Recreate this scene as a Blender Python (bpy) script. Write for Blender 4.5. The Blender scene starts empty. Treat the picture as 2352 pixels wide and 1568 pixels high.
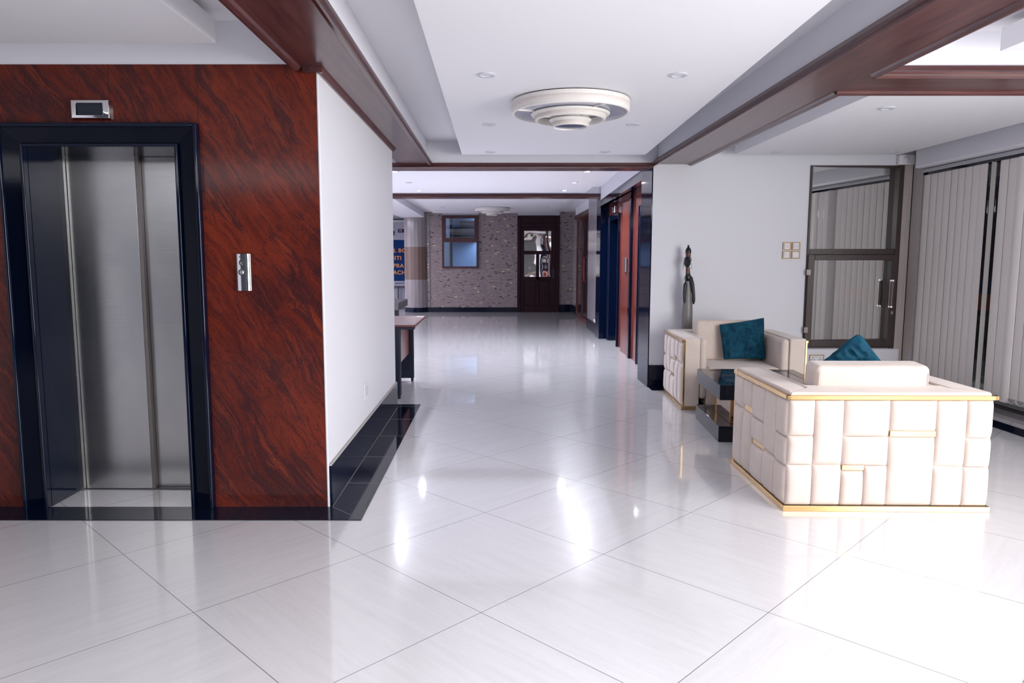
import bpy, bmesh, math, random
from mathutils import Vector, Matrix, noise
random.seed(4)
PI = math.pi
sc = bpy.context.scene
C = sc.collection

# ------------------------------------------------------------------ camera
cd = bpy.data.cameras.new('camera')
cd.sensor_width = 36.0
cd.lens = 1659.0 / 2352.0 * 36.0
cd.shift_x = 39.0 / 2352.0
cam = bpy.data.objects.new('camera', cd)
cam.location = (0, 0, 1.38)
cam.rotation_euler = (math.radians(90 - 6.47), 0, 0)
cd.clip_start = 0.02
C.objects.link(cam)
sc.camera = cam

# ------------------------------------------------------------------ world, exposure
w = bpy.data.worlds.new('world'); sc.world = w
w.use_nodes = True
wb = w.node_tree.nodes['Background']
wb.inputs[0].default_value = (0.62, 0.72, 1.0, 1)
wb.inputs[1].default_value = 0.25
sc.view_settings.view_transform = 'Standard'
sc.view_settings.look = 'None'
sc.view_settings.gamma = 1.0
sc.view_settings.use_curve_mapping = False
sc.view_settings.exposure = 0.28

# ------------------------------------------------------------------ large lights: side daylight, lobby light, and unseen fill added for brightness
def area(name, loc, target, sx, sy, power, col=(1, 1, 1), spread=180):
    l = bpy.data.lights.new(name, 'AREA')
    l.shape = 'RECTANGLE'; l.size = sx; l.size_y = sy
    l.energy = power; l.color = col; l.spread = math.radians(spread)
    o = bpy.data.objects.new(name, l)
    o.location = loc
    d = Vector(target) - Vector(loc)
    o.rotation_euler = d.to_track_quat('-Z', 'Y').to_euler()
    C.objects.link(o)
    return o
area('daylight_side', (4.55, 0.9, 1.30), (0.0, 2.4, 2.4), 3.6, 2.0, 262, (1.0, 0.985, 0.97))
area('fill_centre', (0.4, -1.2, 2.42), (0.4, -1.2, 0.0), 1.6, 3.6, 112, (0.97, 0.97, 1.0))  # unseen ceiling fill added to brighten the near central bay
area('fill_left', (-3.4, -1.6, 2.42), (-3.4, -1.6, 0.0), 2.6, 2.6, 52, (0.97, 0.97, 1.0))  # unseen fill added on the left, no fixture modelled
area('fill_right', (3.3, -0.6, 2.42), (3.3, -0.6, 0.0), 1.4, 4.0, 95, (1.0, 0.99, 0.98))  # unseen ceiling fill added to brighten the near right bay
area('lamp_lobby', (-4.2, 10.6, 2.46), (-4.2, 10.6, 0.0), 2.6, 4.0, 140, (0.86, 0.85, 1.0))
area('fill_hall', (-4.6, 17.0, 2.46), (-4.6, 17.0, 0.0), 2.0, 3.0, 165, (0.94, 0.90, 1.0))  # unseen fill added as ambient light for the far hall
area('office_fill', (0.05, 19.75, 2.2), (-1.3, 20.3, 1.3), 0.5, 0.5, 30, (0.6, 0.75, 1.0))  # unseen light added to brighten the room behind the far window

# ------------------------------------------------------------------ materials
def newmat(name):
    m = bpy.data.materials.new(name); m.use_nodes = True
    nt = m.node_tree
    return m, nt, nt.nodes['Principled BSDF']
def mat(name, col, rough=0.5, metal=0.0, spec=0.5, coat=0.0, coatr=0.03, emit=None, es=0.0, bump=0.0, bscale=40.0, sheen=0.0):
    m, nt, b = newmat(name)
    b.inputs['Base Color'].default_value = (*col, 1)
    b.inputs['Roughness'].default_value = rough
    b.inputs['Metallic'].default_value = metal
    b.inputs['Specular IOR Level'].default_value = spec
    b.inputs['Coat Weight'].default_value = coat
    b.inputs['Coat Roughness'].default_value = coatr
    b.inputs['Sheen Weight'].default_value = sheen
    if emit:
        b.inputs['Emission Color'].default_value = (*emit, 1)
        b.inputs['Emission Strength'].default_value = es
    if bump:
        tc = nt.nodes.new('ShaderNodeTexCoord')
        n = nt.nodes.new('ShaderNodeTexNoise'); n.inputs['Scale'].default_value = bscale
        n.inputs['Detail'].default_value = 4
        bp = nt.nodes.new('ShaderNodeBump'); bp.inputs['Strength'].default_value = bump
        bp.inputs['Distance'].default_value = 0.01
        nt.links.new(tc.outputs['Object'], n.inputs['Vector'])
        nt.links.new(n.outputs['Fac'], bp.inputs['Height'])
        nt.links.new(bp.outputs['Normal'], b.inputs['Normal'])
    return m
class G:
    """tiny node graph helper"""
    def __init__(s, nt): s.nt = nt; s.n = nt.nodes; s.l = nt.links
    def set(s, sock, v):
        if hasattr(v, 'is_linked') or isinstance(v, bpy.types.NodeSocket): s.l.new(v, sock)
        else: sock.default_value = v
    def math(s, op, a, b=None, c=None):
        n = s.n.new('ShaderNodeMath'); n.operation = op
        s.set(n.inputs[0], a)
        if b is not None: s.set(n.inputs[1], b)
        if c is not None: s.set(n.inputs[2], c)
        return n.outputs[0]
    def noise(s, v, scale, detail=4, rough=0.5, dist=0.0):
        n = s.n.new('ShaderNodeTexNoise'); s.l.new(v, n.inputs['Vector'])
        n.inputs['Scale'].default_value = scale; n.inputs['Detail'].default_value = detail
        n.inputs['Roughness'].default_value = rough; n.inputs['Distortion'].default_value = dist
        return n.outputs['Fac']
    def map(s, v, loc=(0, 0, 0), rot=(0, 0, 0), scale=(1, 1, 1)):
        n = s.n.new('ShaderNodeMapping'); s.l.new(v, n.inputs['Vector'])
        n.inputs['Location'].default_value = loc; n.inputs['Rotation'].default_value = rot
        n.inputs['Scale'].default_value = scale
        return n.outputs[0]
    def ramp(s, f, stops, interp='LINEAR'):
        n = s.n.new('ShaderNodeValToRGB'); s.set(n.inputs[0], f)
        cr = n.color_ramp; cr.interpolation = interp
        while len(cr.elements) < len(stops): cr.elements.new(0.5)
        for e, (p, c) in zip(cr.elements, stops):
            e.position = p; e.color = (*c, 1) if len(c) == 3 else c
        return n.outputs[0]
    def mix(s, f, a, b, mode='MIX'):
        n = s.n.new('ShaderNodeMix'); n.data_type = 'RGBA'; n.blend_type = mode
        s.set(n.inputs[0], f); s.set(n.inputs[6], a); s.set(n.inputs[7], b)
        return n.outputs[2]
    def coord(s): return s.n.new('ShaderNodeTexCoord').outputs['Object']
    def sep(s, v):
        n = s.n.new('ShaderNodeSeparateXYZ'); s.l.new(v, n.inputs[0]); return n.outputs
    def comb(s, x, y, z):
        n = s.n.new('ShaderNodeCombineXYZ')
        for i, q in enumerate((x, y, z)): s.set(n.inputs[i], q)
        return n.outputs[0]
    def white(s, v, out='Value'):
        n = s.n.new('ShaderNodeTexWhiteNoise'); s.l.new(v, n.inputs['Vector']); return n.outputs[out]
    def bump(s, h, strength, dist=0.01):
        n = s.n.new('ShaderNodeBump'); n.inputs['Strength'].default_value = strength
        n.inputs['Distance'].default_value = dist; s.l.new(h, n.inputs['Height']); return n.outputs[0]

WALL = mat('white_paint', (0.70, 0.70, 0.755), 0.55, bump=0.03, bscale=60)
CEIL = mat('ceiling_paint', (0.76, 0.76, 0.80), 0.6)
NAVY = mat('navy_granite', (0.0015, 0.0045, 0.018), 0.07, spec=0.3)
GOLD = mat('brushed_gold', (0.66, 0.44, 0.20), 0.2, 1.0)
CHROME = mat('chrome', (0.75, 0.75, 0.76), 0.08, 1.0)
BLACK = mat('black_gloss', (0.003, 0.005, 0.012), 0.06, spec=0.4)
BLKMET = mat('black_powder_coat', (0.008, 0.013, 0.028), 0.3)
BROWNAL = mat('brown_aluminium', (0.035, 0.020, 0.020), 0.4)
MIRROR = mat('reflective_glass', (0.84, 0.85, 0.83), 0.02, 1.0)
PLAST = mat('white_plastic', (0.72, 0.72, 0.75), 0.35)
LAMPP = mat('lamp_enamel', (0.72, 0.69, 0.66), 0.4)
LAMPG = mat('lamp_frosted_glass', (0.42, 0.43, 0.52), 0.15)
SCREEN = mat('display_glass', (0.004, 0.008, 0.02), 0.1)
DARK = mat('black_and_shade', (0.004, 0.005, 0.01), 0.5)  # own colour of black objects, also painted shade in gaps and holes
RUBBER = mat('rubber', (0.01, 0.01, 0.012), 0.6)
CARVED = mat('carved_ebony', (0.006, 0.007, 0.012), 0.35, bump=0.2, bscale=30)
COPPER = mat('copper_band', (0.11, 0.050, 0.035), 0.4, 0.3)
LIT = mat('lit_downlight', (1, 1, 1), 0.3, emit=(0.93, 0.95, 1.0), es=110)
GROUT = mat('grout', (0.25, 0.25, 0.27), 0.7)
TAN = mat('tan_frame', (0.50, 0.33, 0.20), 0.35)
BLUEP = mat('banner_blue', (0.002, 0.022, 0.10), 0.6, spec=0.1)
ORANGE = mat('banner_orange', (0.50, 0.22, 0.08), 0.6, spec=0.1)
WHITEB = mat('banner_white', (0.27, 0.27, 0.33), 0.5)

def glass():
    m, nt, b = newmat('clear_glass')
    b.inputs['Base Color'].default_value = (0.9, 0.93, 0.95, 1)
    b.inputs['Roughness'].default_value = 0.0
    b.inputs['Transmission Weight'].default_value = 1.0
    b.inputs['IOR'].default_value = 1.45
    return m
GLASS = glass()

def floor_mat():
    m, nt, b = newmat('polished_porcelain_tile'); g = G(nt)
    v = g.map(g.coord(), loc=(0, 0, 0), rot=(0, 0, 0))
    # grid turned 45 degrees, 0.80 m tiles, one joint crossing at (-0.055, 2.705)
    x, y, z = g.sep(v)
    dx = g.math('ADD', x, 0.055); dy = g.math('SUBTRACT', y, 2.705)
    k = 0.70710678 / 0.80
    a = g.math('MULTIPLY', g.math('ADD', dx, dy), k)
    c = g.math('MULTIPLY', g.math('SUBTRACT', dy, dx), k)
    def joint(t):
        f = g.math('ABSOLUTE', g.math('SUBTRACT', g.math('FRACT', g.math('ADD', t, 0.5)), 0.5))
        return g.math('LESS_THAN', f, 0.0019)
    jt = g.math('MAXIMUM', joint(a), joint(c))
    ia = g.math('FLOOR', a); ic = g.math('FLOOR', c)
    cell = g.comb(ia, ic, 0.0)
    rnd = g.white(cell)
    flip = g.math('GREATER_THAN', g.white(g.comb(ic, ia, 3.0)), 0.5)
    # veins run along one or the other diagonal of the joint grid
    v1 = g.comb(g.math('MULTIPLY', a, 1.0), g.math('MULTIPLY', c, 14.0), g.math('MULTIPLY', rnd, 30.0))
    v2 = g.comb(g.math('MULTIPLY', a, 14.0), g.math('MULTIPLY', c, 1.0), g.math('MULTIPLY', rnd, 30.0))
    mv = nt.nodes.new('ShaderNodeMix'); mv.data_type = 'VECTOR'
    nt.links.new(flip, mv.inputs[0]); nt.links.new(v1, mv.inputs[4]); nt.links.new(v2, mv.inputs[5])
    vv = mv.outputs[1]
    n1 = g.noise(vv, 1.6, 6, 0.6, 0.4)
    n2 = g.noise(vv, 6.0, 4, 0.5, 0.8)
    col = g.ramp(n1, [(0.3, (0.645, 0.635, 0.66)), (0.5, (0.675, 0.665, 0.69)), (0.7, (0.70, 0.69, 0.715))])
    line = g.ramp(n2, [(0.46, (1, 1, 1)), (0.5, (0.965, 0.955, 0.945)), (0.54, (1, 1, 1))])
    col = g.mix(1.0, col, line, 'MULTIPLY')
    col = g.mix(jt, col, (0.17, 0.17, 0.20, 1))
    nt.links.new(col, b.inputs['Base Color'])
    b.inputs['Roughness'].default_value = 0.24
    b.inputs['Specular IOR Level'].default_value = 0.5
    b.inputs['Coat Weight'].default_value = 1.0
    b.inputs['Coat Roughness'].default_value = 0.06
    b.inputs['Coat IOR'].default_value = 1.5
    return m
FLOOR = floor_mat()

def granite_red():
    m, nt, b = newmat('red_veined_granite'); g = G(nt)
    co = g.coord()
    warp = nt.nodes.new('ShaderNodeTexNoise'); warp.inputs['Scale'].default_value = 1.6
    warp.inputs['Detail'].default_value = 3
    nt.links.new(co, warp.inputs['Vector'])
    vm = nt.nodes.new('ShaderNodeVectorMath'); vm.operation = 'MULTIPLY_ADD'
    nt.links.new(warp.outputs['Color'], vm.inputs[0]); vm.inputs[1].default_value = (0.26, 0.26, 0.26)
    nt.links.new(co, vm.inputs[2])
    v = vm.outputs[0]
    s1 = g.map(v, rot=(0, math.radians(32), 0))
    s1 = g.map(s1, scale=(11, 11, 1.1))
    n1 = g.noise(s1, 1.0, 8, 0.62, 0.45)
    n1b = g.noise(g.map(s1, loc=(7, 3, 1), scale=(1.5, 1.5, 1.2)), 1.0, 8, 0.68, 0.9)
    broad = g.noise(g.map(co, loc=(0.3, 0, -0.55)), 1.7, 3, 0.6)
    speck = g.noise(co, 260.0, 2, 0.7)
    sp2 = g.noise(co, 420.0, 1, 0.5)
    red = g.ramp(g.math('ADD', g.math('MULTIPLY', n1, 0.7), g.math('MULTIPLY', speck, 0.3)),
                 [(0.34, (0.045, 0.011, 0.011)), (0.46, (0.11, 0.018, 0.011)), (0.58, (0.19, 0.030, 0.014)), (0.72, (0.25, 0.05, 0.02))])
    # dark flowing bands
    band = g.math('ADD', g.math('MULTIPLY', n1, 0.72), g.math('MULTIPLY', broad, 0.50))
    dk = g.ramp(band, [(0.59, (0, 0, 0)), (0.66, (1, 1, 1))])
    fine = g.noise(g.map(s1, loc=(2, 9, 4), scale=(3.2, 3.2, 1.3)), 1.0, 6, 0.7, 0.5)
    dk = g.mix(1.0, dk, g.ramp(fine, [(0.40, (0.25, 0.25, 0.25)), (0.52, (1, 1, 1))]), 'MULTIPLY')
    thin = g.ramp(n1b, [(0.468, (0, 0, 0)), (0.495, (1, 1, 1)), (0.505, (0.2, 0.2, 0.2)), (0.56, (0, 0, 0))])
    sp = g.ramp(speck, [(0.45, (1, 1, 1)), (0.65, (0.6, 0.6, 0.6))])
    dark = g.mix(1.0, g.mix(0.62, thin, dk, 'LIGHTEN') if False else g.mix(1.0, thin, dk, 'LIGHTEN'), sp, 'MULTIPLY')
    f = nt.nodes.new('ShaderNodeRGBToBW'); nt.links.new(dark, f.inputs[0])
    col = g.mix(g.math('MULTIPLY', f.outputs[0], 0.86), red, (0.013, 0.009, 0.014, 1))
    nt.links.new(col, b.inputs['Base Color'])
    b.inputs['Roughness'].default_value = 0.12
    b.inputs['Specular IOR Level'].default_value = 0.2
    return m
GRANITE = granite_red()

def wood(name, c1, c2, axis='Y', rough=0.28, coat=0.22):
    m, nt, b = newmat(name); g = G(nt)
    sc_ = {'Y': (22, 1.6, 22), 'X': (1.6, 22, 22), 'Z': (22, 22, 1.6)}[axis]
    n = g.noise(g.map(g.coord(), scale=sc_), 1.0, 6, 0.6, 0.5)
    col = g.ramp(n, [(0.3, c1), (0.7, c2)])
    nt.links.new(col, b.inputs['Base Color'])
    b.inputs['Roughness'].default_value = rough
    b.inputs['Coat Weight'].default_value = coat; b.inputs['Specular IOR Level'].default_value = 0.2 + coat * .75
    b.inputs['Coat Roughness'].default_value = 0.15
    return m
WOODY = wood('mahogany_lengthwise', (0.040, 0.013, 0.016), (0.105, 0.040, 0.038), 'Y')
WOODX = wood('mahogany_crosswise', (0.045, 0.013, 0.015), (0.115, 0.040, 0.036), 'X')
WOODZ = wood('red_veneer', (0.085, 0.014, 0.012), (0.21, 0.045, 0.028), 'Z', 0.12)
DOORW = wood('dark_door_wood', (0.014, 0.004, 0.008), (0.030, 0.008, 0.013), 'Z', 0.5, 0.0)
DESKW = wood('desk_laminate', (0.13, 0.040, 0.040), (0.21, 0.075, 0.07), 'X', 0.3)

def steel():
    m, nt, b = newmat('brushed_stainless'); g = G(nt)
    n = g.noise(g.map(g.coord(), scale=(3, 3, 260)), 1.0, 3, 0.6)
    n2 = g.noise(g.map(g.coord(), scale=(2.0, 2.0, 1.5)), 1.0, 4, 0.6, 0.4)
    col = g.ramp(n2, [(0.35, (0.46, 0.46, 0.47)), (0.7, (0.56, 0.56, 0.54))])
    nt.links.new(col, b.inputs['Base Color'])
    b.inputs['Metallic'].default_value = 1.0
    r = g.math('ADD', g.math('MULTIPLY', n, 0.10), 0.20)
    nt.links.new(r, b.inputs['Roughness'])
    nt.links.new(g.bump(n, 0.05, 0.001), b.inputs['Normal'])
    return m
STEEL = steel()

def velvet(name, c1, c2, scale=9):
    m, nt, b = newmat(name); g = G(nt)
    n = g.noise(g.coord(), scale, 5, 0.65, 0.6)
    nt.links.new(g.ramp(n, [(0.3, c1), (0.72, c2)]), b.inputs['Base Color'])
    b.inputs['Roughness'].default_value = 0.7
    b.inputs['Sheen Weight'].default_value = 0.35
    b.inputs['Sheen Roughness'].default_value = 0.4
    f = g.noise(g.coord(), 350, 2)
    nt.links.new(g.bump(f, 0.12, 0.002), b.inputs['Normal'])
    return m
CREAM = velvet('cream_velvet', (0.58, 0.48, 0.435), (0.66, 0.565, 0.51), 5)
TEAL = velvet('teal_velvet', (0.001, 0.026, 0.055), (0.005, 0.075, 0.125), 11)
TEAL.node_tree.nodes['Principled BSDF'].inputs['Sheen Weight'].default_value = 0.08
TEAL.node_tree.nodes['Principled BSDF'].inputs['Specular IOR Level'].default_value = 0.15

def marble():
    m, nt, b = newmat('black_marble'); g = G(nt)
    v = g.map(g.coord(), rot=(0, 0, 0.15), scale=(1.2, 16, 1))
    n = g.noise(v, 1.0, 6, 0.6, 1.0)
    col = g.ramp(n, [(0.47, (0.004, 0.012, 0.03)), (0.50, (0.20, 0.13, 0.10)), (0.515, (0.006, 0.018, 0.045)), (0.6, (0.01, 0.04, 0.08)), (0.61, (0.12, 0.13, 0.16)), (0.63, (0.004, 0.01, 0.03))])
    nt.links.new(col, b.inputs['Base Color'])
    b.inputs['Roughness'].default_value = 0.04
    return m
MARBLE = marble()
BRONZE = mat('bronze_mirror', (0.42, 0.28, 0.19), 0.05, 1.0)

def mosaic():
    m, nt, b = newmat('split_stone_mosaic'); g = G(nt)
    x, y, z = g.sep(g.coord())
    h = 0.0195
    row = g.math('FLOOR', g.math('DIVIDE', z, h))
    off = g.math('MULTIPLY', g.white(g.comb(row, 5.0, 1.0)), 1.0)
    cx = g.math('ADD', g.math('DIVIDE', x, 0.066), off)
    colm = g.math('FLOOR', cx)
    r = g.white(g.comb(colm, row, 2.0))
    base = g.ramp(r, [(0.0, (0.24, 0.195, 0.20)), (0.3, (0.29, 0.24, 0.24)), (0.55, (0.265, 0.21, 0.22)),
                      (0.78, (0.32, 0.265, 0.265)), (0.955, (0.07, 0.045, 0.05)), (0.984, (0.01, 0.014, 0.022)), (0.989, (0.85, 0.60, 0.30))], 'CONSTANT')
    fx = g.math('FRACT', cx); fz = g.math('FRACT', g.math('DIVIDE', z, h))
    jn = g.math('MAXIMUM', g.math('LESS_THAN', fz, 0.10), g.math('LESS_THAN', fx, 0.04))
    fine = g.noise(g.map(g.coord(), scale=(16, 1, 60)), 1.0, 4, 0.7)
    blotch = g.ramp(fine, [(0.36, (0.45, 0.38, 0.40)), (0.43, (1, 1, 1))])
    gold = g.math('GREATER_THAN', r, 0.989)
    c = g.mix(g.math('SUBTRACT', 1.0, gold), base, g.mix(1.0, base, blotch, 'MULTIPLY'))
    c = g.mix(g.math('MULTIPLY', jn, 0.5), c, (0.10, 0.08, 0.09, 1))
    nt.links.new(c, b.inputs['Base Color'])
    nt.links.new(gold, b.inputs['Metallic'])
    nt.links.new(g.math('SUBTRACT', 0.5, g.math('MULTIPLY', gold, 0.15)), b.inputs['Roughness'])
    return m
MOSAIC = mosaic()

def striped(name, c1, c2, w_=0.1, axis=0, rough=0.15, fine=True):
    """porcelain cladding with fine vertical grain"""
    m, nt, b = newmat(name); g = G(nt)
    s = [120, 120, 120]; s[2] = 1.5
    n = g.noise(g.map(g.coord(), scale=tuple(s)), 1.0, 3, 0.5)
    nt.links.new(g.ramp(n, [(0.3, c1), (0.7, c2)]), b.inputs['Base Color'])
    b.inputs['Roughness'].default_value = rough
    return m
BEIGE = striped('beige_tile', (0.42, 0.365, 0.35), (0.50, 0.45, 0.43))
BEIGED = striped('tan_tile', (0.20, 0.135, 0.115), (0.26, 0.185, 0.155))
GREYT = striped('grey_tile', (0.27, 0.25, 0.27), (0.33, 0.305, 0.325))
BLIND = striped('blind_fabric', (0.72, 0.675, 0.655), (0.75, 0.705, 0.685), rough=0.8)

def statue_mosaic():
    m, nt, b = newmat('bead_mosaic'); g = G(nt)
    n = nt.nodes.new('ShaderNodeTexVoronoi'); n.inputs['Scale'].default_value = 260
    nt.links.new(g.coord(), n.inputs['Vector'])
    hs = nt.nodes.new('ShaderNodeHueSaturation'); hs.inputs['Saturation'].default_value = 0.45
    hs.inputs['Value'].default_value = 0.34
    nt.links.new(n.outputs['Color'], hs.inputs['Color'])
    nt.links.new(g.mix(0.45, hs.outputs[0], (0.13, 0.105, 0.10, 1)), b.inputs['Base Color'])
    b.inputs['Roughness'].default_value = 0.4
    return m
BEADS = statue_mosaic()

def wavy_mirror():
    m, nt, b = newmat('wavy_mirror'); g = G(nt)
    b.inputs['Base Color'].default_value = (0.93, 0.88, 0.80, 1)
    b.inputs['Metallic'].default_value = 1.0; b.inputs['Roughness'].default_value = 0.02
    n = g.noise(g.coord(), 1.7, 1)
    nt.links.new(g.bump(n, 0.12, 0.08), b.inputs['Normal'])
    return m
WAVY = wavy_mirror()
def lampmesh():
    m, nt, b = newmat('perforated_band'); g = G(nt)
    n = nt.nodes.new('ShaderNodeTexVoronoi'); n.inputs['Scale'].default_value = 330
    nt.links.new(g.coord(), n.inputs['Vector'])
    nt.links.new(g.ramp(n.outputs['Distance'], [(0.2, (0.50, 0.42, 0.40)), (0.5, (0.70, 0.65, 0.62))]), b.inputs['Base Color'])
    return m
PERF = lampmesh()

# ------------------------------------------------------------------ builders
MW = {}
def thing(name, label, cat, loc=(0, 0, 0), rotz=0.0, group=None):
    o = bpy.data.objects.new(name, None); C.objects.link(o)
    o.empty_display_size = 0.1
    o.location = loc; o.rotation_euler = (0, 0, rotz)
    o['label'] = label; o['category'] = cat
    if group: o['group'] = group
    MW[o.name] = Matrix.Translation(loc) @ Matrix.Rotation(rotz, 4, 'Z')
    return o
def structure_root(name, loc=(0, 0, 0)):
    o = bpy.data.objects.new(name, None); C.objects.link(o)
    o.location = loc; o['kind'] = 'structure'
    MW[o.name] = Matrix.Translation(loc)
    return o
def obj(name, bm, m, parent=None, world=True, bevel=0.0, smooth=False, seg=2, sub=0):
    if parent is not None and world:
        bm.transform(MW[parent.name].inverted())
    me = bpy.data.meshes.new(name)
    bmesh.ops.recalc_face_normals(bm, faces=bm.faces[:])
    bm.to_mesh(me); bm.free()
    me.materials.append(m)
    if smooth:
        for p in me.polygons: p.use_smooth = True
    o = bpy.data.objects.new(name, me); C.objects.link(o)
    if parent is not None:
        o.parent = parent
        MW[o.name] = MW[parent.name]
    else:
        MW[o.name] = Matrix.Identity(4)
    if bevel:
        b = o.modifiers.new('bevel', 'BEVEL'); b.width = bevel; b.segments = seg; b.limit_method = 'ANGLE'
        for p in me.polygons: p.use_smooth = True
        try: me.set_sharp_from_angle(angle=math.radians(50))
        except Exception: pass
        wn = o.modifiers.new('wn', 'WEIGHTED_NORMAL'); wn.keep_sharp = True
    elif smooth:
        try: me.set_sharp_from_angle(angle=math.radians(40))
        except Exception: pass
    if sub:
        s = o.modifiers.new('sub', 'SUBSURF'); s.levels = sub; s.render_levels = sub
    return o
def tag(o, label, cat, group=None):
    o['label'] = label; o['category'] = cat
    if group: o['group'] = group
    return o
def struct(name, bm, m, **k):
    o = obj(name, bm, m, **k); o['kind'] = 'structure'; return o
def box(x0, x1, y0, y1, z0, z1, bm=None):
    bm = bm or bmesh.new()
    vs = [bm.verts.new(p) for p in [(x0, y0, z0), (x1, y0, z0), (x1, y1, z0), (x0, y1, z0), (x0, y0, z1), (x1, y0, z1), (x1, y1, z1), (x0, y1, z1)]]
    for f in [(0, 1, 2, 3), (4, 5, 6, 7), (0, 1, 5, 4), (1, 2, 6, 5), (2, 3, 7, 6), (3, 0, 4, 7)]:
        bm.faces.new([vs[i] for i in f])
    return bm
def prism(pts, z0, z1, bm=None):
    bm = bm or bmesh.new()
    a = [bm.verts.new((x, y, z0)) for x, y in pts]; b = [bm.verts.new((x, y, z1)) for x, y in pts]
    bm.faces.new(a); bm.faces.new(b)
    for i in range(len(pts)):
        j = (i + 1) % len(pts); bm.faces.new([a[i], a[j], b[j], b[i]])
    return bm
def extr(prof, p0, p1, nx, bm=None):
    """sweep a 2-D profile (offset along nx, offset in z) from p0 to p1"""
    bm = bm or bmesh.new()
    nx = Vector(nx)
    def ring(p): return [bm.verts.new(Vector(p) + nx * a + Vector((0, 0, b))) for a, b in prof]
    r0, r1 = ring(p0), ring(p1)
    n = len(prof)
    for i in range(n):
        j = (i + 1) % n; bm.faces.new([r0[i], r0[j], r1[j], r1[i]])
    bm.faces.new(r0); bm.faces.new(r1)
    return bm
def lathe(prof, c=(0, 0, 0), seg=48, bm=None, sx=1.0, sy=1.0, closed=False):
    bm = bm or bmesh.new()
    rings = []
    for r, z in prof:
        if r < 1e-6: rings.append([bm.verts.new((c[0], c[1], c[2] + z))])
        else: rings.append([bm.verts.new((c[0] + sx * r * math.cos(2 * PI * i / seg), c[1] + sy * r * math.sin(2 * PI * i / seg), c[2] + z)) for i in range(seg)])
    pr = list(zip(rings, rings[1:])) + ([(rings[-1], rings[0])] if closed else [])
    for a, b in pr:
        for i in range(seg):
            j = (i + 1) % seg
            if len(a) == 1 and len(b) == 1: continue
            if len(a) == 1: bm.faces.new([a[0], b[i], b[j]])
            elif len(b) == 1: bm.faces.new([a[i], a[j], b[0]])
            else: bm.faces.new([a[i], a[j], b[j], b[i]])
    return bm
def tube(pts, rad, seg=12, bm=None):
    bm = bm or bmesh.new()
    pts = [Vector(p) for p in pts]
    if not hasattr(rad, '__len__'): rad = [rad] * len(pts)
    rings = []
    for i, p in enumerate(pts):
        d = (pts[min(i + 1, len(pts) - 1)] - pts[max(i - 1, 0)]).normalized()
        up = Vector((0, 0, 1)) if abs(d.z) < 0.9 else Vector((1, 0, 0))
        a = d.cross(up).normalized(); b = d.cross(a).normalized()
        rings.append([bm.verts.new(p + (a * math.cos(2 * PI * k / seg) + b * math.sin(2 * PI * k / seg)) * rad[i]) for k in range(seg)])
    for r0, r1 in zip(rings, rings[1:]):
        for k in range(seg):
            l = (k + 1) % seg; bm.faces.new([r0[k], r0[l], r1[l], r1[k]])
    bm.faces.new(rings[0]); bm.faces.new(rings[-1])
    return bm
def frame_xz(x0, x1, z0, z1, y0, y1, t, bm=None, tb=None, tt=None):
    """rectangular ring in the XZ plane"""
    bm = bm or bmesh.new(); tb = t if tb is None else tb; tt = t if tt is None else tt
    box(x0, x0 + t, y0, y1, z0, z1, bm); box(x1 - t, x1, y0, y1, z0, z1, bm)
    box(x0 + t, x1 - t, y0, y1, z1 - tt, z1, bm)
    if tb > 0: box(x0 + t, x1 - t, y0, y1, z0, z0 + tb, bm)
    return bm
def text_bm(s, size, bold=0.0, depth=0.002):
    cu = bpy.data.curves.new('t', 'FONT'); cu.body = s; cu.size = size; cu.extrude = depth
    cu.align_x = 'LEFT'
    if bold > .004: cu.space_character = 1.13
    o = bpy.data.objects.new('t', cu); C.objects.link(o)
    bpy.context.view_layer.update()
    me = bpy.data.meshes.new_from_object(o.evaluated_get(bpy.context.evaluated_depsgraph_get()))
    bm = bmesh.new(); bm.from_mesh(me)
    if bold > 0:      # heavier strokes: the glyph repeated with small shifts
        base = [v.co.copy() for v in bm.verts]; fcs = [[v.index for v in f.verts] for f in bm.faces]
        bm.verts.index_update()
        for q, (ax, ay) in enumerate(((bold, 0), (-bold, 0), (0, bold * .7), (0, -bold * .7))):
            vs = [bm.verts.new((c.x + ax, c.y + ay, c.z + .0002 * (q + 1))) for c in base]
            for f in fcs: bm.faces.new([vs[i] for i in f])
    bpy.data.objects.remove(o); bpy.data.curves.remove(cu); bpy.data.meshes.remove(me)
    bm.transform(Matrix.Rotation(PI / 2, 4, 'X'))
    return bm

S = 2.375          # beam soffit height
Z1 = 2.615         # recess ceiling height
XR = 4.60          # glass wall plane
# ================================================================== THE SETTING
struct('floor', box(-6.2, 7.5, -4.4, 22.2, -0.12, 0.0), FLOOR)
struct('ceiling', box(-6.2, 7.5, -4.4, 22.2, Z1, Z1 + 0.15), CEIL)

# the lift block: red granite front with a door opening, white side
LX0, LX1, DY = -2.613, -1.565, 3.918
bm = box(-6.2, LX0 + 0.05, DY, 4.10, 0, 2.394)
box(LX1 - 0.05, -0.940, DY, 4.10, 0, 2.394, bm)
box(LX0 + 0.05, LX1 - 0.05, DY, 4.10, 2.05, 2.394, bm)
struct('wall_front', bm, GRANITE)
bm = box(-6.2, -0.940, 3.921, 4.10, 2.394, Z1)
struct('wall_front_upper', bm, WALL)
bm = prism([(-0.940, 3.920), (-0.927, 3.920), (-0.927, 6.65), (-6.2, 6.65), (-6.2, 4.45), (-1.25, 4.45), (-1.25, 4.10), (-0.940, 4.10)], 0, Z1)
struct('wall_left', bm, WALL, bevel=0.004)
# thin joints between the granite slabs
bm = box(-1.5645, -1.5625, DY - 0.0012, DY + 0.01, 2.09, 2.394)
box(-2.028, -2.026, DY - 0.0012, DY + 0.01, 2.09, 2.394, bm)
struct('trim_1', bm, mat('slab_joint', (0.03, 0.012, 0.012), 0.5))
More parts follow.
